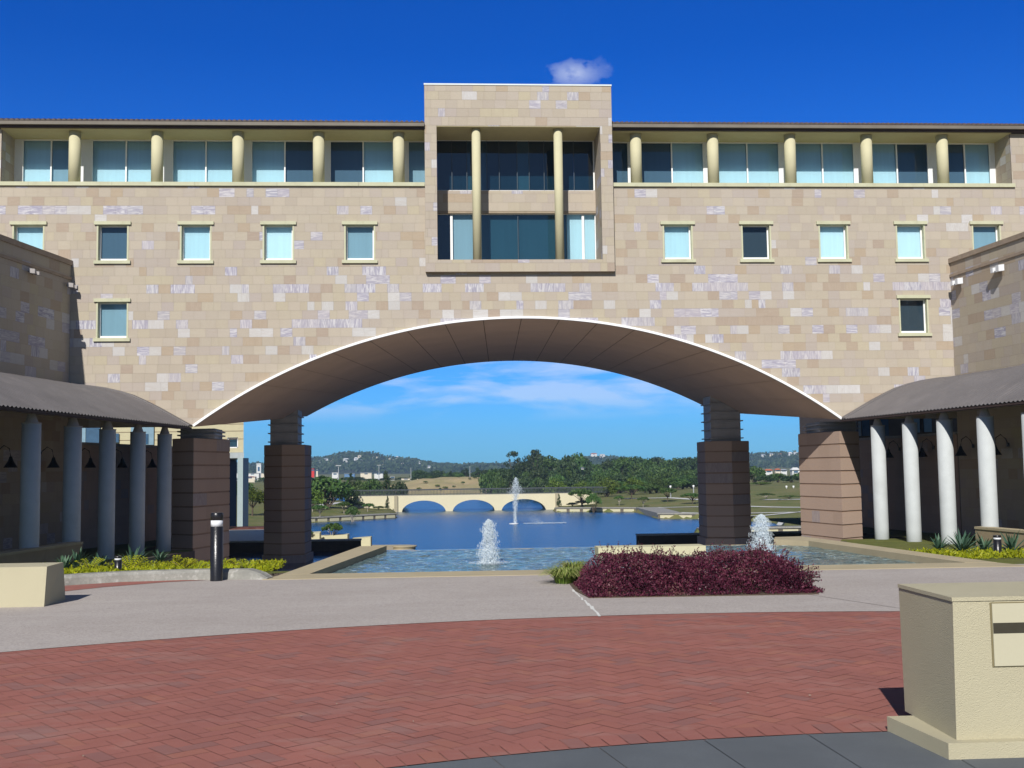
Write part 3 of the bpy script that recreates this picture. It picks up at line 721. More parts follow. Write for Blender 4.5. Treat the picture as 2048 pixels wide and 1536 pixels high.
# slab centre
mb = MB(); mb.face([(*ring_pt(R2+.0, -math.pi+2*math.pi*i/96), -.0025) for i in range(96)][::-1]); structure(mb.build('grout_bed', GROUT))
mb = MB(); dA = R_(4.05)
for ring, (ra, rb) in enumerate(((R2-.008, R2-1.0), (R2-1.01, R2-2.0), (R2-2.01, R2-3.2), (R2-3.21, R2-5.0))):
    k = int(2*math.pi/dA)
    for i in range(k):
        a = -math.pi+2*math.pi*(i+.27)/k+.0005*ring; b = a+2*math.pi/k; g = .003/ra
        mb.face([(*ring_pt(ra, a+g), 0.004), (*ring_pt(ra, b-g), 0.004), (*ring_pt(rb, b-g), 0.004), (*ring_pt(rb, a+g), 0.004)])
structure(mb.build('slab_paving', SLAB))
# brick pavers, herringbone between R2 and R1 with a soldier course
def bcol():
    t = rnd.random(); q = rnd.random()
    if q < .09: return (.25, .125, .11)
    if q < .15: return (.335, .14, .10)
    return (.295+.035*t, .118+.015*t, .092+.015*t)
mb = MB(); W, Lb, g = .115, .23, .0018; zb = 0.0
ca, sa = math.cos(R_(38)), math.sin(R_(38))
def add_brick(x, y, w, h):
    cx, cy = x+w/2, y+h/2; X_, Y_ = ca*cx-sa*cy, sa*cx+ca*cy
    if X_ < -9 or X_ > 9 or Y_ > 14.6 or Y_ < 5: return
    r = math.hypot(X_, Y_)
    if r > R1+.14 or r < R2+.13: return
    dz = (rnd.random()-.5)*.0015; P = [(x+g, y+g), (x+w-g, y+g), (x+w-g, y+h-g), (x+g, y+h-g)]
    out = []
    for (px_, py_) in P: out.append((CX+ca*px_-sa*py_, CY+sa*px_+ca*py_, zb+dz))
    mb.face(out, bcol())
for j in range(-150, 150):
    for i in range(-40, 40):
        # herringbone unit cell 4W x (W step)
        ox, oy = i*4*W + j*W, j*W
        if abs(ox) > 18 or abs(oy) > 18: continue
        add_brick(ox, oy, Lb, W); add_brick(ox-W, oy, W, Lb) if False else add_brick(ox+Lb, oy-W, W, Lb)
for (ra, rb) in ((R2+.008, R2+.235),):
    k = int(2*math.pi*ra/.12)
    for i in range(k):
        a = 2*math.pi*i/k-math.pi; b = a+2*math.pi/k
        if abs(a) > 1.6: continue
        mb.face([(*ring_pt(ra, a+.0003), .003), (*ring_pt(rb, a+.0003), .003), (*ring_pt(rb, b-.0003), .003), (*ring_pt(ra, b-.0003), .003)][::-1], bcol())
structure(mb.build('brick_paving', BRICK, colors=True))
mb = MB()
for i in range(nseg):
    a, b = A0+(A1-A0)*i/nseg, A0+(A1-A0)*(i+1)/nseg
    mb.face([(*ring_pt(R2, a), -.005), (*ring_pt(R1, a), -.005), (*ring_pt(R1, b), -.005), (*ring_pt(R2, b), -.005)][::-1])
structure(mb.build('brick_bed', BRJ))
mb = MB()
for _ in range(70):
    a = rnd.uniform(-.5, .5); r_ = rnd.uniform(8, 19.2); x_, y_ = ring_pt(r_, a)
    if y_ > -31.5: continue
    s_ = rnd.uniform(.004, .012); q_ = rnd.random()*3.14; mb.face([(x_+s_*math.cos(q_+k_)*(1 if k_ in (0, 3.14) else .5), y_+s_*math.sin(q_+k_), .009+.004*rnd.random()) for k_ in (0, 1.57, 3.14, 4.71)])
o = mb.build('leaf_litter', simple('dry_litter', (.45, .40, .30), .9, .4, 30)); tag(o, 'tiny specks of dry leaf litter scattered over the plaza', 'litter', None, 'stuff')
# garden ground
KL = [(-8.2, -33.6), (-6.6, -32.1), (-5.56, -31.41), (-4.85, -31.02), (-3.98, -30.9), (-3.35, -30.93), (-2.72, -31.08)]
def quadgrid(mb, xa, xb, ya, yb, nx, ny, zf, keep=None):
    for i in range(nx):
        for j in range(ny):
            P = []
            for (a, b) in ((0, 0), (1, 0), (1, 1), (0, 1)):
                x = xa(ya+(yb-ya)*(j+b)/ny)+(xb(ya+(yb-ya)*(j+b)/ny)-xa(ya+(yb-ya)*(j+b)/ny))*(i+a)/nx; y = ya+(yb-ya)*(j+b)/ny; P.append((x, y, zf(x, y)))
            mb.face(P)
mb = MB()
lin = lambda a, b: (lambda y: a+b*y)
quadgrid(mb, lin(-22, 0), lambda y: -2.0-.13*(-24.1-y)*1.0-.35, -30.95, -24.1, 10, 10, lambda x, y: gz(y)+.004)
quadgrid(mb, lin(-22, 0), lin(-6.1, 0), -24.1, -21, 8, 4, lambda x, y: gz(y)+.004)
quadgrid(mb, lin(-22, 0), lambda y: -9.6-.045*(y+21), -21, -1, 6, 20, lambda x, y: gz(y)+.004)
quadgrid(mb, lin(-22, 0), lin(-13, 0), -1, 22, 5, 12, lambda x, y: gz(y)+.004)
quadgrid(mb, lambda y: 8.1+.11*(-24.4-y), lin(30, 0), -30.95, -22, 10, 10, lambda x, y: gz(y)+.004)
quadgrid(mb, lambda y: 8.6+.40*(y+22), lin(30, 0), -22, -2, 8, 16, lambda x, y: gz(y)+.004)
quadgrid(mb, lin(19.6, 0), lin(30, 0), -2, 22, 5, 12, lambda x, y: gz(y)+.004)
quadgrid(mb, lin(-40, 0), lin(-6.2, 0), -33.2, -30.95, 4, 3, lambda x, y: -.006)
structure(mb.build('garden_ground', GARD))
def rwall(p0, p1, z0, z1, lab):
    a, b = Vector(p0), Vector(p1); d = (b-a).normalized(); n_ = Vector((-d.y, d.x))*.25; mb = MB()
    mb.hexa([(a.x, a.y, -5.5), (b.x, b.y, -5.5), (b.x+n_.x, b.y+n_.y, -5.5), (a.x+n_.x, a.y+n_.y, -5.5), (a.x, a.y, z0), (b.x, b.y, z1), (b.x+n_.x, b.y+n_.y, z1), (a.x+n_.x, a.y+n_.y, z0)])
    tag(mb.build('retaining_wall', DARKW), 'dark retaining wall '+lab, 'wall')
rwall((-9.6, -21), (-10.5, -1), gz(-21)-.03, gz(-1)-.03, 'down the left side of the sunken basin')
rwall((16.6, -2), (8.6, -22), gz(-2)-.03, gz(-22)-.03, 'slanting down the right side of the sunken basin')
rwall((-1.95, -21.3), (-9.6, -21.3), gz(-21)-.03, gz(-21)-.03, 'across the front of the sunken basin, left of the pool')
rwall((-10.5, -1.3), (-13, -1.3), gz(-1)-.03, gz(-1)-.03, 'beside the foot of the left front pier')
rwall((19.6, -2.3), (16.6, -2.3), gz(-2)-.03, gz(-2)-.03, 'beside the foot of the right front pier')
# kerb
mb = MB(); kw, kh = .26, .15
def kpt(i, t):
    p, q = Vector(KL[i]), Vector(KL[i+1]); return p.lerp(q, t)
pts = []
for i in range(len(KL)-1):
    for t in range(6): pts.append(kpt(i, t/6))
pts.append(Vector(KL[-1]))
# smooth
for _ in range(3): pts = [pts[0]]+[(pts[i-1]+pts[i]*2+pts[i+1])/4 for i in range(1, len(pts)-1)]+[pts[-1]]
secs = []
for i, p in enumerate(pts):
    d = (pts[min(i+1, len(pts)-1)]-pts[max(i-1, 0)]).normalized(); nn = Vector((-d.y, d.x)); endk = min(1, (len(pts)-1-i)/3)
    h = kh*(.15+.85*endk**.6); secs.append([(p+nn*o, z) for o, z in ((0, 0), (.02, h*.7), (.06, h), (kw, h), (kw+.03, -.02))])
gapi = 24
for i in range(len(secs)-1):
    for j in range(4):
        a, b, c, d = secs[i][j], secs[i+1][j], secs[i+1][j+1], secs[i][j+1]
        sc = .06 if i == gapi else 0
        mb.face([(a[0].x, a[0].y, a[1]), (b[0].x, b[0].y, b[1]), (c[0].x, c[0].y, c[1]), (d[0].x, d[0].y, d[1])])
mb.face([(s[0].x, s[0].y, s[1]) for s in secs[-1]])
tag(mb.build('kerb', KERB), 'worn grey concrete kerb curving round the left garden bed', 'kerb')
# short brick strip in front of the kerb
mb = MB(); P0, P1 = PZ(410, 1158, 0), PZ(130, 1183, 0)
bs = [(-3.62, -30.98), (-4.0, -30.93), (-4.85, -31.04), (-5.56, -31.43), (-6.6, -32.12), (-8.2, -33.6)]; bo = [(-3.66, -31.0), (-4.2, -31.2), (-4.9, -31.75), (-5.4, -32.35), (-6.6, -33.6), (-8.0, -35.0)]
for i in range(5):
    for k in range(8):
        for q in range(5):
            L_ = lambda s, t: Vector(bs[i]).lerp(Vector(bs[i+1]), s).lerp(Vector(bo[i]).lerp(Vector(bo[i+1]), s), t)
            a, b, c, d = L_(k/8, q/5), L_((k+1)/8, q/5), L_((k+1)/8, (q+1)/5), L_(k/8, (q+1)/5); mb.face([(p.x, p.y, .008) for p in (a, b, c, d)], bcol())
structure(mb.build('brick_strip', BRICK, colors=True))

# ------------------------------------------------------------------ POOL
pool = thing('fountain_pool', 'shallow raised pool with sandstone coping in the middle of the court', 'pool', (3, -27.5, -.5))
iL0, iR0 = (-2.16, -30.33), (8.30, -30.55); iL1, iR1 = (-1.30, -24.12), (7.10, -24.08)
mb = MB()
mb.prism([(-2.78, -31.13), (9.0, -31.33), (8.78, -30.66), (8.30, -30.55), (-2.16, -30.33), (-2.62, -30.5)], -1.5, 0.012)
fc = mb.build('front_coping', COPING, pool)
mb = MB(); mb.box(-2.74, 8.98, -31.345, -31.335, -.5, 0.0)
mb = MB(); mb.prism([(-2.62, -30.5), (-2.16, -30.33), (-1.30, -24.10), (-1.86, -24.1)], -1.5, 0.015); mb.build('side_coping', COPING, pool)
mb = MB(); mb.prism([(8.30, -30.55), (8.78, -30.66), (8.10, -24.35), (7.62, -24.9)], -1.5, 0.015); mb.build('side_coping', COPING, pool)
q1, q2, q3, q4 = PZ(1547, 1089, 0), PZ(1579, 1083, 0), PZ(1614, 1082, 0), PZ(1618, 1084.5, 0)
mb = MB(); mb.prism([(7.10, -24.15), (7.62, -24.9), (8.10, -24.35), (8.0, -23.3), (7.35, -23.4)], -1.5, 0.010); mb.build('side_coping', COPING, pool)
mb = MB(); mb.prism([(-1.30, -24.15), (7.10, -24.15), (7.10, -23.95), (-1.30, -23.95)], -2, -.105); mb.build('weir_edge', COPING, pool)
mb = MB(); nx, ny = 90, 60
for i in range(nx):
    for j in range(ny):
        P = []
        for (a, b) in ((0, 0), (1, 0), (1, 1), (0, 1)):
            v = (j+b)/ny; xa = iL0[0]+(iL1[0]-iL0[0])*v; xb = iR0[0]+(7.75-iR0[0])*v; y = -30.5+(6.38)*v; x = xa+(xb-xa)*(i+a)/nx
            z = -.10+.016*noise.noise(Vector((x*2.2, y*2.2, 0)))+.016*noise.noise(Vector((x*5.5, y*5.5, 3)))
            P.append((x, y, z))
        mb.face(P)
w_ = mb.build('water', POOL, pool, smooth=True)
import bmesh
bm = bmesh.new(); bm.from_mesh(w_.data); bmesh.ops.remove_doubles(bm, verts=bm.verts, dist=.0005); bm.to_mesh(w_.data); bm.free()
# cream block standing in the pool
pA, pB = PZ(1197, 1115, -.12), PZ(1412, 1111, -.12)
mb = MB(); mb.box(pA.x, pB.x, pA.y, pA.y+.55, -.6, .068); tag(mb.build('pool_plinth', CREAM, loc=(pA.x, pA.y, -.6)), 'low cream rendered block standing in the pool behind the purple hedge', 'plinth')
# jets
def jet(c, H, rb, rt, label, nd, seed, mist=False):
    t = thing('water_jet', label, 'fountain', c, 'fountain jets in the pool' if not mist else None); rr = random.Random(seed); mb = MB()
    cx, cy, cz = c
    def rad(h): return rt+(rb-rt)*(1-h)**.8 if h < .93 else rt*math.sqrt(max(0, (1-h)/.07))
    nr, na = 60, 30; base = len(mb.v)
    for s_ in range(3):
        base = len(mb.v); kk = (.45, .7, .95)[s_]
        for i in range(nr+1):
            h = i/nr*(.995 if s_ < 2 else .93)
            for k in range(na):
                a = 2*math.pi*k/na; q = 1+.45*noise.noise(Vector((math.cos(a)*1.6, math.sin(a)*1.6, h*7+seed+s_*9)))+.45*noise.noise(Vector((math.cos(a)*4, math.sin(a)*4, h*16+seed)))
                r = rad(h)*kk*max(.2, q); mb.v.append((cx+r*math.cos(a), cy+r*math.sin(a), cz+h*H))
        for i in range(nr):
            for k in range(na):
                if rr.random() < (.30, .66, .80)[s_]: continue
                k2 = (k+1) % na; mb.f.append((base+i*na+k, base+i*na+k2, base+(i+1)*na+k2, base+(i+1)*na+k)); mb.mi.append(0); mb.c.append((.5,)*3); mb.c2.append((0,)*3)
    mb.build('plume', SPRAY, t, smooth=True)
    mb = MB()
    for _ in range(int(nd*2.2)):
        h = rr.random()**1.2; a = rr.random()*6.283; r = rad(h)*(.5+.75*rr.random()**1.5+.25*(rr.random() < .1)); r *= max(.25, 1+.9*noise.noise(Vector((math.cos(a)*1.8+seed, math.sin(a)*1.8, h*6))))
        s = rr.uniform(.002, .0062)*(H/.78)**.7
        p = Vector((cx+r*math.cos(a), cy+r*math.sin(a), cz+h*H)); l = s*rr.uniform(1.2, 5)
        b = len(mb.v); mb.v += [(p.x+s, p.y, p.z), (p.x, p.y+s, p.z), (p.x-s, p.y, p.z), (p.x, p.y-s, p.z), (p.x, p.y, p.z+l), (p.x, p.y, p.z-l)]
        for f in ((0, 1, 4), (1, 2, 4), (2, 3, 4), (3, 0, 4), (1, 0, 5), (2, 1, 5), (3, 2, 5), (0, 3, 5)): mb.f.append(tuple(b+q for q in f)); mb.mi.append(0); mb.c.append((.5,)*3); mb.c2.append((0,)*3)
    mb.build('droplets', SPRAY, t)
    mb = MB()
    for _ in range(420 if not mist else 120):
        a = rr.random()*6.283; r = rb*(.5+1.9*rr.random()); s = rr.uniform(.012, .04)*(1 if not mist else 3); p = (cx+r*math.cos(a), cy+r*math.sin(a)); z = cz+.012+.02*rr.random()
        mb.face([(p[0]+s*math.cos(q)*rr.uniform(.6, 1.4), p[1]+s*math.sin(q), z+.01*rr.random()) for q in (0, 1.2, 2.5, 3.7, 5)])
    mb.build('foam', SPRAY, t)
j1 = PZ(978, 1128, -.1); j2 = PZ(1525, 1112, -.1)
jet((j1.x, j1.y, -.1), .80, .16, .065, 'white bubbling water jet at the left of the pool', 2600, 5)
jet((j2.x, j2.y, -.1), .78, .19, .085, 'white bubbling water jet behind the right end of the purple hedge', 3200, 6)

# ------------------------------------------------------------------ POST BOX (right foreground)
pbx = thing('postal_box', 'cream stucco box with a dark slot panel on a low plinth, right foreground', 'box', (3.5, -41.6, 0))
f0 = PZ(1913, 1480, .09); b0 = PZ(1810, 1422, .09); tf = PY(1905, 1199, f0.y); tb = PY(1797, 1170, b0.y)
e = Vector((1.7, 0, 0))
mb = MB(); ZT = .862
def q(v, z): return Vector((v.x, v.y, z))
mb.hexa([q(f0, .09), q(f0, .09)+e, q(b0, .09)+e, q(b0, .09), q(tf, ZT-.025), q(tf, ZT-.025)+e, q(tb, ZT-.025)+e, q(tb, ZT-.025)])
body = mb.build('body', CREAM2, pbx)
mb = MB(); s = Vector((-.006, 0, 0)); o = Vector((0, -.006, 0)); mb.hexa([q(tf, ZT-.022)+s+o, q(tf, ZT-.022)+e+o, q(tb, ZT-.022)+e, q(tb, ZT-.022)+s, q(tf, ZT)+s+o, q(tf, ZT)+e+o, q(tb, ZT)+e, q(tb, ZT)+s]); mb.build('top_slab', CREAM2, pbx)
pf, pbk = PZ(1898, 1521, 0), PZ(1775, 1463, 0)
mb = MB(); mb.hexa([q(pf, 0), q(pf, 0)+e, q(pbk, 0)+e, q(pbk, 0), q(pf, .09), q(pf, .09)+e, q(pbk, .09)+e, q(pbk, .09)]); mb.build('plinth', CREAM2, pbx)
yf = lambda z: f0.y+(tf.y-f0.y)*(z-.09)/(ZT-.09)-.004
c1, c2 = PY(1980, 1207, f0.y), PY(1985, 1332, f0.y); px1 = c1.x+.95
PM = simple('smooth_cream_paint', (.48, .45, .32), .6, .03, 2, 90, .1, .002)
mb = MB(); mb.box(c1.x+.006, px1, f0.y-.010, f0.y+.02, c2.z, c1.z); pn = mb.build('panel', PM, pbx)
mb = MB(); mb.box(c1.x-.003, c1.x+.0055, f0.y-.004, f0.y+.02, c2.z-.006, c1.z+.006); mb.box(c1.x+.006, px1, f0.y-.004, f0.y+.02, c2.z-.006, c2.z-.0005); mb.box(c1.x+.006, px1, f0.y-.004, f0.y+.02, c1.z+.0005, c1.z+.006); mb.build('panel_gap', simple('thin_gap', (.2, .17, .09), .9), pn)
d1, d2 = PY(1986, 1246, f0.y-.01), PY(1988, 1267, f0.y-.01)
mb = MB(); mb.box(d1.x, px1-.06, f0.y-.012, f0.y-.0105, d2.z, d1.z); mb.build('slot', SLOT, pn)
# left block
lb = thing('rendered_block', 'cream rendered block with sloping sides at the left edge of the plaza', 'block', (-5.6, -33.6, 0))
A = PZ(88, 1214, 0); B = PZ(131, 1201, 0); TA = PY(94, 1133, A.y+.02); TB = PY(126.6, 1128, B.y-.02)
zt = TA.z; W2 = Vector((-2.2, 0, 0))
mb = MB(); mb.hexa([q(A, 0)+W2, q(A, 0), q(B, 0), q(B, 0)+W2, q(TA, zt)+W2, q(TA, zt), q(TB, zt), q(TB, zt)+W2]); mb.build('body', CREAM2, lb)
# bollards
def bollard(p, h, r, label, grp='black bollards with a white band'):
    t = thing('bollard', label, 'bollard', p, grp); x, y, z = p
    mb = MB(); mb.lathe(p, [(r*1.02, 0), (r, .01), (r, h*.79), (r*.9, h*.795)], 24); o = mb.build('post', BLACK, t)
    mb = MB(); mb.lathe((x, y, z+h*.795), [(r*.96, 0), (r*.96, h*.09)], 24); mb.build('light_band', BAND, t)
    mb = MB(); mb.lathe((x, y, z+h*.885), [(r*.9, 0), (r, .005), (r, h*.10), (r*.85, h*.115)], 24); mb.build('cap', BLACK, t)
    for k in t.children:
        for pl in k.data.polygons: pl.use_smooth = len(pl.vertices) == 4
p = PZ(433, 1162, 0); bollard((p.x, p.y, 0), 1.02, .093, 'tall black bollard with a white band in front of the kerb')
def gpx(px, py):   # pixel on the garden slope
    d = ray(px, py); t = 15.0
    while t < 80:
        P = CAM+d*t
        if P.z < gz(P.y): return P
        t += .05
    return CAM+d*30
d_ = PY(236, 1143, -26.5); bollard((d_.x, -26.5, gz(-26.5)), .36, .068, 'short black bollard in the yellow green ground cover of the left bed')
d_ = PY(1996, 1114, -21.5); bollard((d_.x, -21.5, gz(-21.5)), .52, .095, 'short black bollard in the garden bed on the right')

# ------------------------------------------------------------------ PLANTS near
def rdir(rr): 
    z = rr.uniform(-1, 1); a = rr.random()*6.283; s = math.sqrt(1-z*z); return Vector((s*math.cos(a), s*math.sin(a), z))
def hedge():
    rr = random.Random(11); mb = MB(); st = MB()
    x0, x1, y0, y1 = 1.78, 4.62, -34.25, -32.7
    def top(x, y):
        e_ = min(1, (x-x0)/.35, (x1-x)/.35, (y-y0)/.28, (y1-y)/.3); e_ = max(0, e_)
        return (.43+.07*noise.noise(Vector((x*2.3, y*2.3, 1)))+.06*noise.noise(Vector((x*6, y*6, 4)))-.07*math.exp(-((x-3.15)/.25)**2))*(math.sqrt(max(0, 1-(1-e_)**2))*.9+.1)
    n = 0
    while n < 42000:
        x, y = rr.uniform(x0-.05, x1+.08), rr.uniform(y0-.05, y1); h = top(min(max(x, x0), x1), min(max(y, y0), y1))
        z = h*(1-rr.random()**2.2*.95)
        if y < y0+.4 or x < x0+.3 or x > x1-.3: z = rr.uniform(0.01, h)
        p = Vector((x, y, z)); 
        cl = noise.noise(p*7)
        if cl < -.3 and rr.random() < .7: continue
        d = (rdir(rr)+Vector((0, -.3, .55))).normalized(); L = rr.uniform(.022, .040)
        mb.leaf(p, d, rdir(rr), L, L*.62, min(1, max(0, .4+.5*noise.noise(p*3)+rr.uniform(-.3, .3)+(.35 if rr.random() < .06 else 0)))); n += 1
    # sprigs
    for _ in range(330):
        side = rr.random()
        if side < .35: x, y = x1-.15+.1*rr.random(), rr.uniform(y0, y1); d = Vector((1, rr.uniform(-.4, .1), rr.uniform(-.15, .9)))
        else: x, y = rr.uniform(x0+.2, x1), rr.uniform(y0+.2, y1); d = Vector((rr.uniform(-.5, .5), rr.uniform(-.3, .3), 1))
        h = top(min(x, x1-.02), y); z = h*(rr.uniform(.3, .95) if side < .35 else .93); L = rr.uniform(.06, .21); d.normalize(); p = Vector((x, y, z)); pts = [p]
        for k in range(5): p = p+d*L/5; d = (d+Vector((rr.uniform(-.2, .2), rr.uniform(-.2, .2), -.06))).normalized(); pts.append(p)
        st.tube(pts, .0022, 3)
        for k in range(1, 6):
            for s in (1, -1):
                ld = (d*.5+rdir(rr)*.8).normalized(); Lf = rr.uniform(.02, .034); mb.leaf(pts[k], ld, rdir(rr), Lf, Lf*.6, rr.random()*.8)
    t = thing('hedge', 'low dark purple leaved hedge on the paving in front of the pool', 'hedge', (3.2, -33.5, 0))
    mb.build('foliage', LF_PURPLE, t, colors=True); st.build('stems', BARK, t)
    s = MB(); s.prism([(1.66, -33.45), (1.74, -34.3), (4.6, -34.4), (4.72, -31.4), (1.72, -31.4)], -.01, .012); structure(s.build('planting_soil', SOILM))
hedge()
def grass_clump(p, R, H, n, seed, label, name='grass_clump'):
    rr = random.Random(seed); mb = MB()
    for _ in range(n):
        a = rr.random()*6.283; r0 = R*.35*math.sqrt(rr.random()); b = Vector((p[0]+r0*math.cos(a), p[1]+r0*math.sin(a), p[2])); out = Vector((math.cos(a+rr.uniform(-.5, .5)), math.sin(a+rr.uniform(-.5, .5)), 0)); reach = R*rr.uniform(.3, 1); h = H*rr.uniform(.6, 1); w = rr.uniform(.004, .009)*(R/.25)**.5; c = rr.random()
        prev = None; sd = Vector((-out.y, out.x, 0))
        for k in range(6):
            t = k/5; q_ = b+out*reach*t**1.4+Vector((0, 0, h*(1.9*t-1.35*t*t) if t < 1 else h*.5)); ww = w*(1-t*.85)
            cur = (q_-sd*ww, q_+sd*ww)
            if prev: mb.face([prev[0], prev[1], cur[1], cur[0]], (min(1, c*.6+t*.5),)*3)
            prev = cur
    return tag(mb.build(name, LF_BLADE, loc=p, colors=True), label, 'plant', 'strap leaved plants round the hedge')
pc = PZ(1128, 1168, 0); grass_clump((pc.x+.02, pc.y+.08, 0), .36, .34, 620, 3, 'yellow green strap leaved clump at the left end of the purple hedge')
grass_clump((pc.x+.2, pc.y+.45, 0), .33, .42, 420, 4, 'darker strap leaved clump just behind the left end of the purple hedge')
p = PY(1345, 1130, -32.6); grass_clump((p.x, -32.6, .1), .24, .42, 300, 6, 'green strap leaved clump rising behind the middle of the purple hedge')
def spiky(p, R, n, seed, label, mat, name='spiky_plant', W=.05):
    rr = random.Random(seed); mb = MB()
    for _ in range(n):
        a = rr.random()*6.283; el = rr.uniform(.15, 1.35); d = Vector((math.cos(a)*math.cos(el), math.sin(a)*math.cos(el), math.sin(el))); L = R*rr.uniform(.7, 1.1); sd = Vector((-math.sin(a), math.cos(a), 0)); b = Vector(p); c = rr.random(); prev = None
        for k in range(4):
            t = k/3; q_ = b+d*L*t-Vector((0, 0, L*.25*t*t)); ww = W*(.7+.6*t-1.25*t*t)
            cur = (q_-sd*ww, q_+sd*ww)
            if prev: mb.face([prev[0], prev[1], cur[1], cur[0]], (c,)*3)
            prev = cur
    return tag(mb.build(name, mat, loc=p, colors=True), label, 'plant', 'spiky plants in the garden beds')
k = 0
for (px, Y, R, lab) in ((1925, -18, .95, 'blue green spiky plant in front of the white column beside the right parapet'), (1968, -16, .8, 'blue green spiky plant under the right parapet wall, behind the short bollard'), (2025, -18.5, .9, 'blue green spiky plant at the right edge, right of the short bollard'), (155, -17.0, .85, 'dark spiky plant by the left parapet end'), (130, -18.5, .6, 'small dark spiky plant under the left parapet wall'), (265, -16.5, .85, 'dark spiky plant right of the short left bollard'), (200, -16, .6, 'dark spiky plant left of the short left bollard'), (320, -12, .6, 'small dark spiky plant at the foot of the last shaded column'), (1878, -14, .7, 'spiky plant leaning at the foot of the third white column')):
    k += 1; q_ = PY(px, 1110, Y); spiky((q_.x, Y, gz(Y)+.02), R, 46, k, lab, LF_AGAVE)
def cover(name, x0, x1, y0, y1, n, seed, hmax, inside=None):
    rr = random.Random(seed); mb = MB(); c = 0
    while c < n:
        y = y0+(y1-y0)*rr.random()**1.3; x = rr.uniform(x0(y), x1(y)); z = gz(y)
        if inside and not inside(x, y): continue
        hh = hmax*(.5+.9*max(0, noise.noise(Vector((x*1.3, y*1.3, 0)))+.35)); p = Vector((x, y, z+rr.random()*hh)); d = (rdir(rr)+Vector((0, -.2, .6))).normalized(); L = rr.uniform(.05, .11)
        mb.leaf(p, d, rdir(rr), L, L*.5, rr.random()*.9+.1*noise.noise(p)); c += 1
    return tag(mb.build(name, LF_YELLOW, colors=True), None, None, None, 'stuff')
def left_in(x, y): return True
o = cover('ground_cover', lambda y: -14.0+.0*y, lambda y: min(-3.0-.12*(y+30), -3.2) if y > -30.6 else -3.4, -30.6, -13, 26000, 5, .10); o['label'] = 'yellow green ground cover in the left garden bed'; o['category'] = 'ground cover'
o = cover('ground_cover', lambda y: max(8.9+.1*(-24.4-y), 8.9), lambda y: 19.0, -27.5, -15, 15000, 8, .12); o['label'] = 'yellow green ground cover in the right garden bed'; o['category'] = 'ground cover'
def fern(p, H, seed, label):
    rr = random.Random(seed); mb = MB(); st = MB()
    for s in range(9):
        a = rr.random()*6.283; d = Vector((math.cos(a)*.45, math.sin(a)*.3, 1)).normalized(); q_ = Vector(p); pts = [q_.copy()]
        for k in range(9):
            q_ = q_+d*H/9; d = (d+Vector((math.cos(a)*.09, math.sin(a)*.06, -.05))).normalized(); pts.append(q_.copy())
            for sg in (1, -1): mb.leaf(q_, (d*.5+Vector((sg*.8, rr.uniform(-.3, .3), .1))).normalized(), Vector((0, -.5, 1)), H*.17, H*.07, rr.random()*.6+.3)
        st.tube(pts, .006, 3)
    t = thing('shrub', label, 'shrub', p, 'young yellow green shrubs behind the kerb'); mb.build('foliage', LF_YELLOW, t, colors=True); st.build('stems', BARK, t)
for i, (px, Y, H, lab) in enumerate(((262, -23, .45, 'upright yellow green shrub right of the short left bollard'), (350, -24.5, .42, 'upright yellow green shrub in front of the last shaded column'), (368, -25.5, .35, 'small yellow green shrub left of the tall bollard, nearest it'), (478, -25.0, .34, 'small yellow green shrub right of the tall bollard'), (492, -26.0, .26, 'smallest yellow green shrub at the right end of the kerb bed'), (180, -21, .42, 'yellow green shrub left of the short left bollard'), (395, -25, .28, 'tiny yellow green shrub at the foot of the left front pier'))):
    q_ = PY(px, 1130, Y); fern((q_.x, Y, gz(Y)), H, i+50, lab)

# ------------------------------------------------------------------ basin, decks under and behind the arch
mb = MB(); mb.face([(-13, -21, -3.3), (19.6, -21, -3.3), (19.6, 21.7, -3.3), (-13, 21.7, -3.3)]); structure(mb.build('basin_water', BASIN))
eL, eR = PY(721, 1080, 21.7).x, PY(1275, 1071, 21.7).x
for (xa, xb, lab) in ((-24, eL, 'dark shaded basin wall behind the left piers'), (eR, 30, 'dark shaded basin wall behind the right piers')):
    t = thing('basin_wall', lab, 'wall', (xa, 21.7, -5.5)); mb = MB(); mb.box(xa, xb, 21.7, 22.2, -5.6, -2.68); mb.build('wall', DARKW, t); mb = MB(); mb.box(xa-.03, xb+.03, 21.62, 22.3, -2.68, -2.58); mb.build('coping', DECK, t)
dkx = PY(540, 1075, 21.7).x
mb = MB(); mb.prism([(-26, 22.31), (dkx, 22.31), (dkx-1.2, 36), (-26, 36)], -5.6, -2.60); tag(mb.build('terrace_deck', DECK), 'grey terrace deck behind the left piers', 'deck')
mb = MB(); mb.prism([(-26, 36.01), (dkx-1.2, 36.01), (dkx-1.3, 38), (-26, 38)], -5.6, -2.45); tag(mb.build('brick_border', BRICK), 'red brick edging along the back of the grey terrace deck', 'paving'); 
mb = MB(); mb.face([(-9.5, -21, -3.26), (8.4, -21, -3.26), (16.0, -2.3, -3.26), (16.0, 6, -3.26), (-10.2, 6, -3.26), (-10.2, -1.4, -3.26)]); structure(mb.build('bounce_floor', simple('pale_bounce_floor', (.34, .29, .24), .8)))  # unseen pale floor added to bounce sun onto the soffit and piers
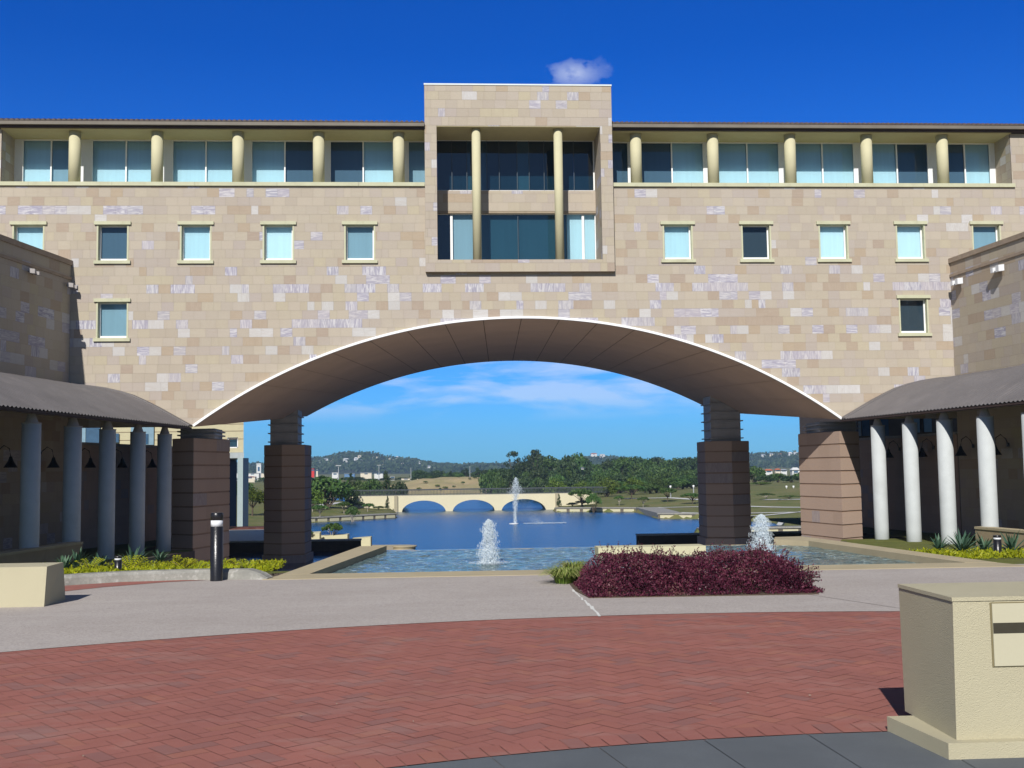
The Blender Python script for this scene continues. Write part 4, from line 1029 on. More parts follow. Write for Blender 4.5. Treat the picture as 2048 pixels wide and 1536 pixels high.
# cream blocks and jetty
gE = -4.45
def cblock(xa, xb, yt, yb, Y, lab, dy=1.2, slant=0):
    A, B = PY(xa, yt, Y), PY(xb, yt, Y); 
    mb = MB(); mb.hexa([(A.x, Y, gE-.4), (B.x, Y-slant, gE-.4), (B.x, Y+dy, gE-.4), (A.x, Y+dy, gE-.4), (A.x, Y, A.z), (B.x, Y-slant, A.z+.12*(slant > 0)), (B.x, Y+dy, A.z+.1), (A.x, Y+dy, A.z)]); tag(mb.build('terrace_wall', CREAM, loc=(A.x, Y, gE)), lab, 'wall', 'cream terrace walls by the lake')
cblock(560, 639, 1068, 1080, 42, 'cream terrace wall beside the left back pier, leftmost of three')
cblock(639, 696.5, 1072, 1080, 44, 'cream terrace wall with a sloping top, middle of three', slant=.8)
cblock(705, 742, 1077, 1090, 41, 'cream terrace wall nearest the water, rightmost of three', slant=.5)
mb = MB(); jA, jB = PZ(720, 1089, -4.75), PZ(828, 1089, -4.75)
mb.prism([(jA.x-6, jA.y-14), (jB.x-1.2, jA.y-14), (jB.x-.3, jA.y-4), (jB.x, jB.y-2), (jB.x-.4, jB.y), (jA.x-6, jA.y)], -5.6, -4.75); tag(mb.build('jetty', COPING), 'low paved jetty running out into the lake on the left', 'jetty')
mb = MB(); R0 = PY(809, 1092, jB.y-6); mb.lathe((R0.x, jB.y-6, -4.75), [(.9, 0), (.9, .22), (1.0, .23), (1.0, .32)], 28); tag(mb.build('round_seat', COPING), 'low round stone seat at the end of the jetty', 'seat')

# ------------------------------------------------------------------ rear buildings
rb = thing('rear_building', 'cream building seen behind the left front pier, partly in shade', 'building', (-22, 40, -5))
xr = PY(487, 900, 40).x; zb_ = PY(470, 915, 40).z
mb = MB(); hx0, hx1, hz0, hz1 = PY(455, 875, 40).x, PY(476, 875, 40).x, PY(465, 896, 40).z, PY(465, 875, 40).z
plate(mb, -46, xr, zb_+.4, 13, lambda u, z: (u, 40, z), [(hx0, hx1, hz0, hz1)]); xr2 = PY(484, 900, 52).x; mb.face([(xr, 40, zb_+.4), (xr2, 52, zb_+.4), (xr2, 52, 13), (xr, 40, 13)]); mb.face([(-46, 40, zb_+.4), (xr, 40, zb_+.4), (xr2, 52, zb_+.4), (-46, 52, zb_+.4)]); mb.face([(-46, 40, 13), (xr, 40, 13), (xr2, 52, 13), (-46, 52, 13)])
mb.build('wall', simple('rear_cream', (.50, .46, .30), .85, .06), rb)
mb = MB()
for z in (PY(470, 848, 40).z, PY(470, 862, 40).z, PY(470, 878, 40).z): mb.box(-46, xr, 39.985, 39.999, z-.02, z+.02)
mb.build('wall_joint', SEAM, rb)
fm = MB(); fm.box(hx0, hx0+.08, 40.1, 40.2, hz0, hz1); fm.box(hx1-.08, hx1, 40.1, 40.2, hz0, hz1); fm.box(hx0, hx1, 40.1, 40.2, hz1-.08, hz1); fm.box(hx0, hx1, 40.1, 40.2, hz0, hz0+.08); fw = fm.build('window', WHITE, rb)
mb = MB(); mb.box(hx0, hx1, 40.2, 40.25, hz0, hz1); mb.build('pane', simple('rear_glass', (.03, .07, .10), .1, .1, bstr=0, spec=.6), fw)
mb = MB(); mb.prism([(-46, 39.9), (xr+.05, 39.9), (xr2, 51.9), (-46, 51.9)], zb_-.05, zb_+.39); mb.build('beam', DECK, rb)
mb = MB(); p0, p1 = PY(475, 1000, 39).x, PY(487.5, 1000, 39).x; mb.prism([(p0, 38.9), (p1, 38.6), (p1+.2, 39.9), (p0, 39.9)], -2.7, zb_-.06); mb.build('pylon', simple('grey_green_pylon', (.34, .42, .42), .8, .05), rb)
mb = MB(); mb.box(-46, p0-2.5, 44, 52, -4, zb_-.06); mb.build('ground_floor', DARKIN, rb)
# glazed strip seen over the low wall on the left
def glz(px0, px1, y0, y1, Y, mat, par, nm='window'):
    A, B, C = PY(px0, y0, Y), PY(px1, y0, Y), PY(px0, y1, Y); mb = MB(); mb.box(A.x, B.x, Y-.05, Y+.05, C.z, A.z)
    return mb.build(nm, mat, par)
GBLUE = simple('blue_tinted_glass', (.05, .11, .19), .12, .15, bstr=0, spec=.6); GPALE = simple('pale_blue_glass', (.22, .34, .42), .15, .1, bstr=0, spec=.6)
glz(120, 172, 838, 890, 39.9, GPALE, rb); glz(173, 201, 838, 890, 39.9, GBLUE, rb); glz(224, 238, 867, 885, 39.9, GBLUE, rb); glz(262, 308, 848, 890, 39.9, GPALE, rb); glz(288, 297, 868, 888, 39.85, GBLUE, rb)
rb2 = thing('rear_building', 'dark glazed building seen between the white columns under the right roof', 'building', (24, 24, -2))
xa = PY(1714.5, 860, 24).x
mb = MB(); mb.box(xa, 46, 24, 36, -2, 9); mb.build('wall', simple('brown_rear_wall', (.13, .10, .08), .85), rb2)
for (a, b, c, d, M) in ((1717, 1721, 843, 872, DECK), (1724, 1738, 840, 872, GBLUE), (1752, 1776, 838, 872, GBLUE), (1822, 1838, 832, 865, GPALE), (1840, 1843, 832, 862, BLACK), (1847, 1862, 832, 864, GPALE)): glz(a, b, c, d, 23.9, M, rb2)

# ------------------------------------------------------------------ TERRAIN / LAKE
LK = [(-14.5, 21), (-14.5, 36), (-16, 50), (-18.75, 98.9), (-7.25, 109.8), (-8.6, 133), (-9.5, 150), (-28, 210), (-30, 262), (60, 262), (26, 200), (17.8, 150), (17.8, 133), (16.4, 122.4), (28.3, 117.4), (27.4, 95.1), (34, 91.6), (38, 80), (36, 64), (24.5, 60.3), (24.5, 58.7), (62, 58), (62, 21)]
def sdist(x, y):
    ins = False; best = 1e9; n = len(LK)
    for i in range(n):
        (x1, y1), (x2, y2) = LK[i], LK[(i+1) % n]
        if (y1 > y) != (y2 > y) and x < (x2-x1)*(y-y1)/(y2-y1)+x1: ins = not ins
        dx, dy = x2-x1, y2-y1; t = max(0, min(1, ((x-x1)*dx+(y-y1)*dy)/(dx*dx+dy*dy))); d = math.hypot(x-x1-t*dx, y-y1-t*dy); best = min(best, d)
    return -best if ins else best
RIDGE = [(-2500, 14), (-900, 22), (-420, 17), (-299, 16.8), (-244, 16), (-198, 21.6), (-169, 22.6), (-141, 29.2), (-107, 29.5), (-79, 24.3), (-44, 19), (-16, 13), (25, 11), (74, 11.8), (165, 13), (185, 19.5), (235, 19.5), (255, 12), (300, 9), (372, 10), (400, 16), (430, 21.3), (474, 22.2), (532, 20), (900, 22), (2500, 14)]
def hills(x, y):
    # distant ridges; heights in metres above the plain, before the trees
    for (xa, ha), (xb, hb) in zip(RIDGE, RIDGE[1:]):
        if xa <= x <= xb: r = ha+(hb-ha)*(x-xa)/(xb-xa); break
    else: r = 0
    z = max(0, r+2.2-7.5)*math.exp(-((y-1500)/(210 if y < 1500 else 140))**2)
    return z+1.6*noise.noise(Vector((x*.02, y*.012, 2)))*min(1, z/6)
def tz(x, y):
    if y < 21.5: return -6.4
    if y > 330 or abs(x) > 150: base = -2.2+hills(x, y)
    else:
        d = sdist(x, y)
        if d < -.6: return -6.4
        if d < 0: return -5.2
        base = min(-2.2, -4.42+max(0, d-2.0)*.055)
        if 21.5 <= y < 58.5 and x > 62: base = -2.5
    return base
xs = [-2500, -1500, -900, -700, -550, -420, -330, -260, -200, -150, -100, -70, -50, -40]+[-38+1.25*i for i in range(90)]+[76, 80, 86, 95, 110, 130, 160, 200, 260, 330, 420, 550, 700, 900, 1500, 2500]
ys_ = [21.5+1.25*i for i in range(124)]+[180+6*i for i in range(22)]+[330+40*i for i in range(43)]+[2100, 2400, 3000]
def heightgrid(name, xs, ys, zf, mat, smooth=True):
    mb = MB(); nx = len(xs)
    for y in ys:
        for x in xs: mb.v.append((x, y, zf(x, y)))
    for j in range(len(ys)-1):
        for i in range(nx-1): mb.f.append((j*nx+i, j*nx+i+1, (j+1)*nx+i+1, (j+1)*nx+i)); mb.mi.append(0)
    return mb.build(name, mat, smooth=smooth)
structure(heightgrid('lawn_terrain', xs, ys_, tz, LAND))
hx = [-700+14*i for i in range(101)]; hy = [1150+20*i for i in range(28)]
structure(heightgrid('hills', hx, hy, lambda x, y: -2.6+hills(x, y)*1.0+.6 if hills(x, y) > .8 else -3.2, HILLM))
mb = MB(); mb.face([(-60, 21.6, -5.0), (70, 21.6, -5.0), (70, 280, -5.0), (-60, 280, -5.0)]); structure(mb.build('lake_water', LAKE))
mb = MB(); mb.face([(-400, -400, -.03), (400, -400, -.03), (400, -31.0, -.03), (-400, -31.0, -.03)]); mb.face([(-400, -31, -2.2), (-24, -31, -2.2), (-24, 21.6, -2.2), (-400, 21.6, -2.2)]); mb.face([(31, -31, -2.2), (400, -31, -2.2), (400, 21.6, -2.2), (31, 21.6, -2.2)]); mb.face([(-24, -31, -6.4), (31, -31, -6.4), (31, 22, -6.4), (-24, 22, -6.4)]); structure(mb.build('ground', GARD))
# sandy embankment beyond the bridge
def sz(x, y): 
    e_ = math.exp(-((x-4)/24)**4)
    return -5.2+e_*(4.4*min(1, max(0, (y-246)/26))+.7*noise.noise(Vector((x*.12, y*.2, 0)))+.3*noise.noise(Vector((x*.5, y*.5, 0)))) if y > 244 else -5.6
structure(heightgrid('sand_bank', [-34+1.5*i for i in range(50)], [242+2*i for i in range(24)], sz, SAND))
# quays: stone edge with pale top
def quay(pts, label, w=1.6):
    t = thing('quay', label, 'quay', (pts[0][0], pts[0][1], -5)); mb = MB(); mt = MB(); pl = MB()
    for (p, q_) in zip(pts, pts[1:]):
        p, q_ = Vector(p), Vector(q_); d = (q_-p).normalized(); n_ = Vector((-d.y, d.x))
        P = [p, q_, q_+n_*w, p+n_*w]; mb.prism([(v.x, v.y) for v in P], -5.6, -4.46); P = [p-n_*.12-d*.1, q_-n_*.12+d*.1, q_+n_*w, p+n_*w]; mt.prism([(v.x, v.y) for v in P], -4.46, -4.33)
        L = (q_-p).length; k = int(L/1.9)
        for i in range(k):
            a = p+d*(L*(i+.12)/k); b = p+d*(L*(i+.88)/k); P = [a-n_*.08, b-n_*.08, b, a]; pl.prism([(v.x, v.y) for v in P], -4.95, -4.56)
    mb.build('wall', simple('dark_quay_wall', (.14, .12, .09), .9), t); mt.build('walkway', KERB, t); pl.build('panel', CREAM, t)
quay([(-30, 90), (-18.75, 98.9), (-7.25, 109.8)], 'stone quay with a pale walkway along the left bank')
quay([(16.6, 122.4), (28.3, 117.4)], 'straight quay on the right bank beside the bridge')
quay([(27.4, 95.1), (36, 91.2)], 'shorter quay on the right bank in front of the lawn paths')
quay([(24.5, 58.7), (62, 58.0)], 'nearest quay, seen right of the right back pier')
mb = MB(); mb.prism([(28.3, 117.4), (27.4, 95.2), (30.5, 94.2), (32, 117)], -5.5, -4.30); structure(mb.build('walkway', KERB))
# ramp left
# paths on the right lawn
def hit(px, py, far=400):
    d = ray(px, py); t = 60.0
    while t < far:
        P = CAM+d*t
        if P.z < tz(P.x, P.y): return P
        t += .5
    return CAM+d*far
PATHM = simple('pale_path', (.55, .55, .52), .9, .06)
mb = MB()
def path(a, b, w=1.0, n=10):
    A, B = Vector(a), Vector(b); d = (B-A).normalized(); s = Vector((-d.y, d.x))*w/2
    for i in range(n):
        p, q_ = A.lerp(B, i/n), A.lerp(B, (i+1)/n); mb.face([(v.x, v.y, tz(v.x, v.y)+.06) for v in (p-s, q_-s, q_+s, p+s)])
for (x0, y0, x1, y1, w) in ((1530, 1000, 1650, 1001, 1.4), (1290, 1016, 1650, 1016, 1.0), (1350, 1026, 1650, 1024, .9), (1500, 1034, 1650, 1020, 1.0), (1400, 1045, 1650, 1045, .8), (1250, 997.5, 1400, 1000, 1.4)):
    A, B = hit(x0, y0), hit(x1, y1); path((A.x, A.y), (B.x, B.y), w, 24)
for (x0, y0, x1, y1, w) in ((640, 1012, 700, 1004, 1.8), (655, 1000, 690, 1000, 3.0)):
    A, B = hit(x0, y0), hit(x1, y1); path((A.x, A.y), (B.x, B.y), w, 12)
structure(mb.build('lawn_path', PATHM))

# ------------------------------------------------------------------ BRIDGE
BYb = 133.0
br = thing('arch_bridge', 'cream three arched bridge across the lake', 'bridge', (4.7, BYb, -5))
bx0, bx1 = PY(690, 990, BYb).x, PY(1190, 990, BYb).x; ztop = PY(950, 989.5, BYb).z
spans = [(PY(a, 1015, BYb).x, PY(b, 1015, BYb).x) for a, b in ((803, 892), (905, 990), (1003, 1092))]
zcr = PY(950, 999.5, BYb).z
def brlow(u):
    for a, b in spans:
        if a < u < b:
            t = (u-(a+b)/2)/((b-a)/2); return -5.2+(zcr+5.2)*math.sqrt(max(0, 1-t*t))**1.0
    return -5.4
BRM = simple('bridge_cream', (.60, .55, .38), .85, .05, .3, 3, .05)
mb = MB(); 
us = [bx0+(bx1-bx0)*i/260 for i in range(261)]
for a, b in zip(us, us[1:]):
    la, lb_ = brlow(a), brlow(b)
    if a < PY(792, 1000, BYb).x: la = lb_ = max(la, -5.4)
    mb.hexa([(a, BYb, la), (b, BYb, lb_), (b, BYb+6, lb_), (a, BYb+6, la), (a, BYb, ztop), (b, BYb, ztop), (b, BYb+6, ztop), (a, BYb+6, ztop)])
mb.build('deck_wall', BRM, br)
for px in (792, 1114):
    x = PY(px, 1000, BYb).x; mb = MB(); mb.box(x-.28, x+.28, BYb-.35, BYb-.01, -5.4, ztop+.03); mb.build('pilaster', simple('shaded_pilaster', (.36, .32, .22), .85), br)
mb = MB()
n = 190
for k_, yy in ((0, BYb+.15), (1, BYb+5.8)):
    for i in range(n+1): 
        x = bx0-2+(bx1-bx0+4)*i/n; mb.box(x-.02, x+.02, yy-.02, yy+.02, ztop, ztop+.85)
    mb.box(bx0-2, bx1+2, yy-.04, yy+.04, ztop+.85, ztop+.95); mb.box(bx0-2, bx1+2, yy-.03, yy+.03, ztop+.08, ztop+.13)
mb.build('railing', RAILM, br)
# lake jet
jp = PZ(1031, 1048, -5)
lj = thing('lake_fountain', 'tall thin white water jet with drifting spray in the lake', 'fountain', (jp.x, jp.y, -5)); rr = random.Random(9)
mb = MB(); H = 5.6
def drop(mb, p, s, l):
    b = len(mb.v); mb.v += [(p.x+s, p.y, p.z), (p.x, p.y+s, p.z), (p.x-s, p.y, p.z), (p.x, p.y-s, p.z), (p.x, p.y, p.z+l), (p.x, p.y, p.z-l)]
    for f in ((0, 1, 4), (1, 2, 4), (2, 3, 4), (3, 0, 4), (1, 0, 5), (2, 1, 5), (3, 2, 5), (0, 3, 5)): mb.f.append(tuple(b+q_ for q_ in f)); mb.mi.append(0)
pts = [(jp.x+.08*noise.noise(Vector((0, 0, i*.9))), jp.y, -5+3.2*i/16) for i in range(17)]
mb.tube(pts, [.09-.003*i for i in range(17)], 7)
for _ in range(2600):
    h = rr.random()**.8*H; w = .10+.16*max(0, (h-1.5)/4) if h < 3.6 else .40*(1-(h-3.6)/(H-3.6))+.05; drop(mb, Vector((jp.x-.05+rr.gauss(0, w)+.03*h, jp.y+rr.gauss(0, w), -5+h)), rr.uniform(.012, .03), rr.uniform(.03, .12))
mb.build('plume', SPRAY, lj)
mb = MB()
for _ in range(2600):
    t = rr.random(); h = H*(1-t)**1.2*rr.uniform(.1, 1); drop(mb, Vector((jp.x+.2+t*3.0+rr.gauss(0, .3), jp.y+rr.gauss(0, .6), -5+h)), rr.uniform(.006, .014), rr.uniform(.012, .03))
for _ in range(900): drop(mb, Vector((jp.x+rr.uniform(1, 6.2), jp.y+rr.gauss(0, .5), -4.96+.05*rr.random())), rr.uniform(.02, .05), .02)
mb.build('mist', SPRAY, lj)
mb = MB(); mb.lathe((jp.x-.2, jp.y, -5.05), [(.55, 0), (.6, .12), (.4, .16)], 16); mb.build('float', WHITE, lj)

# ------------------------------------------------------------------ TREES
def crown(mb, rr, kind, n, leaf):
    lumps = []
    if kind == 'round':
        for _ in range(26):
            d = rdir(rr); d.z = abs(d.z)*.9-.25; lumps.append((Vector((d.x*.68, d.y*.68, 1.15+d.z*.62)), rr.uniform(.26, .42)))
    elif kind == 'cone':
        for _ in range(30):
            h = rr.random(); a = rr.random()*6.283; r = (1-h)*.72*rr.random()**.5; lumps.append((Vector((r*math.cos(a), r*math.sin(a), .35+h*1.75)), .16+.24*(1-h)))
    elif kind == 'umbrella':
        for _ in range(46):
            a = rr.random()*6.283; r = 1.0*rr.random()**.5; lumps.append((Vector((r*math.cos(a), r*math.sin(a), 1.05+.28*(1-r*r)+rr.uniform(-.06, .06))), rr.uniform(.16, .26)))
    else:
        for _ in range(17):
            d = rdir(rr); lumps.append((Vector((d.x*.62, d.y*.62, 1.35+d.z*.62)), rr.uniform(.16, .30)))
    tot = sum(l[1]**2 for l in lumps)
    for c, r in lumps:
        for _ in range(int(n*r*r/tot)):
            d = rdir(rr); sq = .72 if kind != 'umbrella' else .45; p = c+Vector((d.x, d.y, d.z*sq))*r*(rr.random()**.35)
            if noise.noise(p*4.5) < -.28: continue
            nn = (d+rdir(rr)*.9).normalized(); L = leaf*rr.uniform(.6, 1.3); t1 = nn.orthogonal().normalized(); t2 = nn.cross(t1); a = rr.random()*3.14; u_ = t1*math.cos(a)+t2*math.sin(a); v_ = nn.cross(u_)
            mb.face([p-u_*L, p-v_*L*.6, p+u_*L, p+v_*L*.6], (min(1, max(0, .45+.5*noise.noise(p*2.5)+rr.uniform(-.3, .3))),)*3)
    return lumps
PROTO = {}
def proto(kind, mat, n, leaf, seed, bark=BARK):
    rr = random.Random(seed); root = bpy.data.objects.new('tree', None); COL.objects.link(root)
    mb = MB(); lumps = crown(mb, rr, kind, n, leaf); mb.build('crown', mat, root, colors=True)
    tm = MB(); top = {'round': .9, 'cone': 1.5, 'umbrella': .8, 'open': 1.0}[kind]; r0 = .075 if kind != 'umbrella' else .05
    tm.tube([(0, 0, -.1), (.02, 0, top*.4), (-.02, .01, top)], [r0, r0*.75, r0*.5], 7)
    for c, r in lumps[::3]: tm.tube([(0, 0, top*.55), tuple(Vector((0, 0, top*.75)).lerp(c, .55)), tuple(c)], [r0*.45, r0*.28, r0*.1], 5)
    tm.build('trunk', bark, root); return root
PR = {'round': proto('round', LF_GREEN, 2600, .075, 1), 'round2': proto('round', LF_DARK, 2600, .075, 2), 'round3': proto('round', LF_GREEN, 2600, .07, 8), 'cone': proto('cone', LF_DARK, 2400, .06, 3), 'umbrella': proto('umbrella', LF_GREEN, 2800, .07, 4), 'open': proto('open', LF_DARK, 1300, .06, 5), 'light': proto('round', LF_LIGHT, 2300, .07, 6), 'small': proto('umbrella', LF_GREEN, 1900, .085, 7, PBARK)}
USED = set()
def tree(kind, px, top, Z, wpx, label, group=None, name='tree', base=None, sink=None):
    """px column, top pixel row, distance Z (m), crown width in px"""
    Y = Z-48; T = PY(px, top, Y); x = T.x; zb = base if base is not None else tz(x, Y)
    h = T.z-zb; w = wpx*Z/FPX; hn = {'round': 2.0, 'round2': 2.0, 'round3': 2.0, 'cone': 2.2, 'umbrella': 1.5, 'open': 2.2, 'light': 2.0, 'small': 1.5}[kind]
    src = PR[kind]; o = src if kind not in USED else copy_tree(src); USED.add(kind)
    if sink is None: sink = .34 if (kind.startswith('round') or kind == 'light') and Z > 150 and name == 'tree' else 0
    h *= 1+sink; o.location = (x, Y, zb-.05-sink/(1+sink)*h); sz_ = h/hn; sw = w/2/(.95 if kind not in ('umbrella', 'small') else 1.12); o.scale = (sw, sw, sz_); o.rotation_euler = (0, 0, rnd.random()*6.28)
    o.name = name; return tag(o, label, 'tree', group)
# left bank
tree('round', 655, 940, 172, 105, 'large dark green tree beside the left back pier')
tree('cone', 702, 944, 178, 44, 'narrow dark tree just right of the largest left bank tree')
tree('light', 622, 968, 165, 60, 'low bright green tree at the foot of the left back pier')
tree('round3', 745, 948, 200, 50, 'mid green tree behind the left end of the bridge, left of two')
tree('cone', 772, 940, 205, 46, 'pointed dark tree behind the left part of the bridge')
tree('round2', 797, 950, 205, 44, 'dark tree behind the bridge, next to the left end of the sandy bank')
tree('round', 722, 950, 210, 40, 'tree left of the pair behind the left end of the bridge')
tree('light', 505, 968, 150, 55, 'bright green tree between the two left piers')
tree('round', 485, 955, 190, 50, 'dark green tree behind the grey pylon')
tree('small', 665, 1043, 92, 46, 'small spreading tree on the terrace before the lake, left of the jetty', base=-4.45)
tree('small', 608, 1052, 90, 40, 'small spreading tree half hidden by the left back pier', base=-4.45)
for i, (px, tp, Z, w) in enumerate(((640, 1008, 150, 40), (688, 1002, 158, 34), (735, 1006, 165, 26), (625, 1000, 160, 34), (705, 1010, 148, 30))):
    tree('small', px, tp, Z, w, 'young lawn tree on the left bank, ' + ['second from the left', 'fourth from the left', 'rightmost near the bridge', 'leftmost', 'just right of the middle'][i], 'young trees on the left lawn')
# bushes along the bridge end
for i, (px, tp, Z, w, k) in enumerate(((775, 990, 178, 14, 'cone'), (1118, 986, 178, 14, 'cone'), (757, 1010, 174, 24, 'round'), (738, 1004, 176, 22, 'round3'), (718, 1000, 178, 24, 'round2'), (700, 996, 180, 24, 'round'), (1145, 1003, 175, 26, 'round2'), (1165, 998, 176, 30, 'round'))):
    tree(k, px, tp, Z, w, ['columnar shrub against the left end of the bridge', 'columnar shrub against the right end of the bridge', 'bush on the bank nearest the left bridge pilaster', 'second bush from the left bridge pilaster', 'third bush from the left bridge pilaster', 'fourth bush from the left bridge pilaster', 'rounded bush at the right end of the bridge', 'second rounded bush at the right end of the bridge'][i], 'bushes at the bridge ends', name='bush')
tree('umbrella', 1163, 977, 172, 62, 'flat topped spreading tree in front of the right end of the bridge')
tree('umbrella', 1186, 985, 165, 34, 'smaller flat topped tree right of the spreading one by the bridge')
# right bank specimen trees
for i, (px, tp, Z, w, k) in enumerate(((1262, 968, 190, 62, 'umbrella'), (1335, 974, 175, 44, 'umbrella'), (1286, 992, 168, 26, 'small'), (1238, 990, 172, 22, 'small'), (1385, 985, 168, 50, 'umbrella'), (1532, 985, 165, 40, 'small'), (1578, 990, 160, 46, 'umbrella'), (1300, 962, 215, 44, 'round'), (1212, 965, 215, 40, 'light'), (1240, 958, 240, 44, 'light'))):
    tree(k, px, tp, Z, w, ['broad tree on the right lawn beside the path', 'spreading tree on the right lawn with shade under it', 'young pale stemmed tree in the middle of the right lawn', 'youngest tree on the right lawn by the pale path', 'dark spreading tree on the lawn left of the right back pier', 'young tree between the two right piers, left', 'spreading young tree between the two right piers, right', 'round tree behind the right lawn', 'bright green tree behind the bridge end on the right', 'larger bright green tree behind the bridge end on the right'][i], 'trees on the right lawn')
# wood on the right: skyline follows the photograph
sky = [(1000, 930, 'round2'), (1024, 898, 'open'), (1045, 915, 'round2'), (1068, 897, 'round2'), (1072, 894, 'open'), (1092, 902, 'round'), (1112, 912, 'round2'), (1133, 894, 'round2'), (1148, 896, 'round'), (1160, 905, 'round2'), (1178, 918, 'round'), (1200, 922, 'round3'), (1222, 908, 'round2'), (1245, 902, 'round3'), (1268, 903, 'round2'), (1292, 906, 'round'), (1312, 905, 'round2'), (1335, 911, 'round3'), (1358, 908, 'round'), (1380, 905, 'round2'), (1402, 903, 'round2'), (1425, 902, 'round')]
for i, (px, tp, k) in enumerate(sky):
    Z = 330+rnd.uniform(-30, 50); lab = 'tall dark tree in the wood behind the right bank'
    if k == 'open' and px < 1050: lab = 'open crowned gum tree standing above the left end of the wood'
    elif k == 'open': lab = 'tall thin crowned tree above the wood, second peak from its left end'
    elif i == 7: lab = 'tallest round crowned tree in the middle of the wood'
    tree(k, px, tp, Z, 58 if k != 'open' else 46, lab, 'trees in the wood behind the right bank')
for row, (Z0, tp, st, w) in enumerate(((300, 925, 24, 50), (260, 940, 22, 46), (228, 953, 25, 46))):
    px = 985+row*14
    while px < 1420:
        if not (row == 2 and px < 1080):
            tree(rnd.choice(['round', 'round2', 'round3', 'round', 'cone'] if row < 2 else ['round', 'round3', 'light', 'round2']), px+rnd.uniform(-6, 6), tp+rnd.uniform(-7, 7), Z0+rnd.uniform(-12, 12), w*rnd.uniform(.8, 1.2), ['mid height tree inside the wood behind the right bank', 'lower tree inside the wood behind the right bank', 'front row tree of the wood behind the right bank'][row], ['trees in the middle of the wood', 'lower trees of the wood', 'front row of the wood'][row])
        px += st
for i, (px, tp, Z, w, k) in enumerate(((1508, 925, 260, 50, 'round'), (1530, 946, 250, 40, 'round2'), (1556, 942, 255, 44, 'round3'), (1582, 948, 250, 44, 'round2'), (1602, 940, 255, 40, 'round'), (1520, 962, 225, 46, 'light'), (1570, 968, 230, 44, 'round'))):
    tree(k, px, tp, Z, w, 'tree seen between the two right piers, ' + ['tallest, against the left pier', 'second from the left', 'in the middle', 'fourth from the left', 'against the right pier', 'lowest and brightest', 'low dark one in front'][i], 'trees between the right piers')
for i in range(30):
    px = 830+i*8+rnd.uniform(-3, 3); tree(rnd.choice(['round', 'round2', 'round3', 'cone']), px, 940+rnd.uniform(-6, 5), 380+rnd.uniform(-20, 60), 30*rnd.uniform(.7, 1.3), 'small far tree in the belt beyond the sandy bank', 'tree belt beyond the sandy bank')
for i in range(14):
    px = 440+i*28+rnd.uniform(-6, 6); tree(rnd.choice(['round', 'round2', 'round3']), px, 950+rnd.uniform(-3, 6), 420+rnd.uniform(-20, 60), 34*rnd.uniform(.7, 1.3), 'far tree among the white roofed buildings beyond the left bank', 'trees among the far buildings')
for i in range(12):
    px = 590+i*16+rnd.uniform(-5, 5); tree(rnd.choice(['round', 'round3', 'light']), px, 965+rnd.uniform(-6, 6), 230+rnd.uniform(-15, 25), 28*rnd.uniform(.7, 1.3), 'low tree in the row behind the left lawn', 'low trees behind the left lawn')
for i in range(16):
    px = 822+i*12+rnd.uniform(-5, 5); Z = 48+rnd.uniform(250, 285); x = PY(px, 960, Z-48).x; zz_ = sz(x, Z-48)
    if zz_ > -4.6: tree(rnd.choice(['round', 'light', 'round3']), px, 941+(1.6-zz_-rnd.uniform(.5, 1.1))*FPX/Z, Z, rnd.uniform(6, 13), 'small scrubby bush on the sandy bank beyond the bridge', 'bushes on the sandy bank', name='bush', base=zz_)
# far forest on the hills (stuff)
rr = random.Random(77); mb = MB(); c = 0
while c < 52000:
    x, y = rr.uniform(-640, 620), rr.uniform(1180, 1640); h = hills(x, y)
    if h < .8: 
        if rr.random() < .8: continue
    kk = noise.noise(Vector((x*.03, y*.03, 5)))
    if kk < -.45: continue
    hh = 3.5+6.5*(noise.noise(Vector((x*.11, y*.11, 1)))*.5+.5); p = Vector((x, y, -2.2+h+rr.random()**.6*hh)); nn = (rdir(rr)+Vector((0, -.6, .5))).normalized(); L = rr.uniform(1.0, 2.6); t1 = nn.orthogonal().normalized(); t2 = nn.cross(t1)
    mb.face([p-t1*L, p-t2*L*.7, p+t1*L, p+t2*L*.7], (min(1, max(0, .4+.5*kk+rr.uniform(-.35, .35))),)*3); c += 1
o = mb.build('hill_forest', LF_DARK, colors=True); tag(o, 'dense bluish forest covering the far hills', 'forest', None, 'stuff')

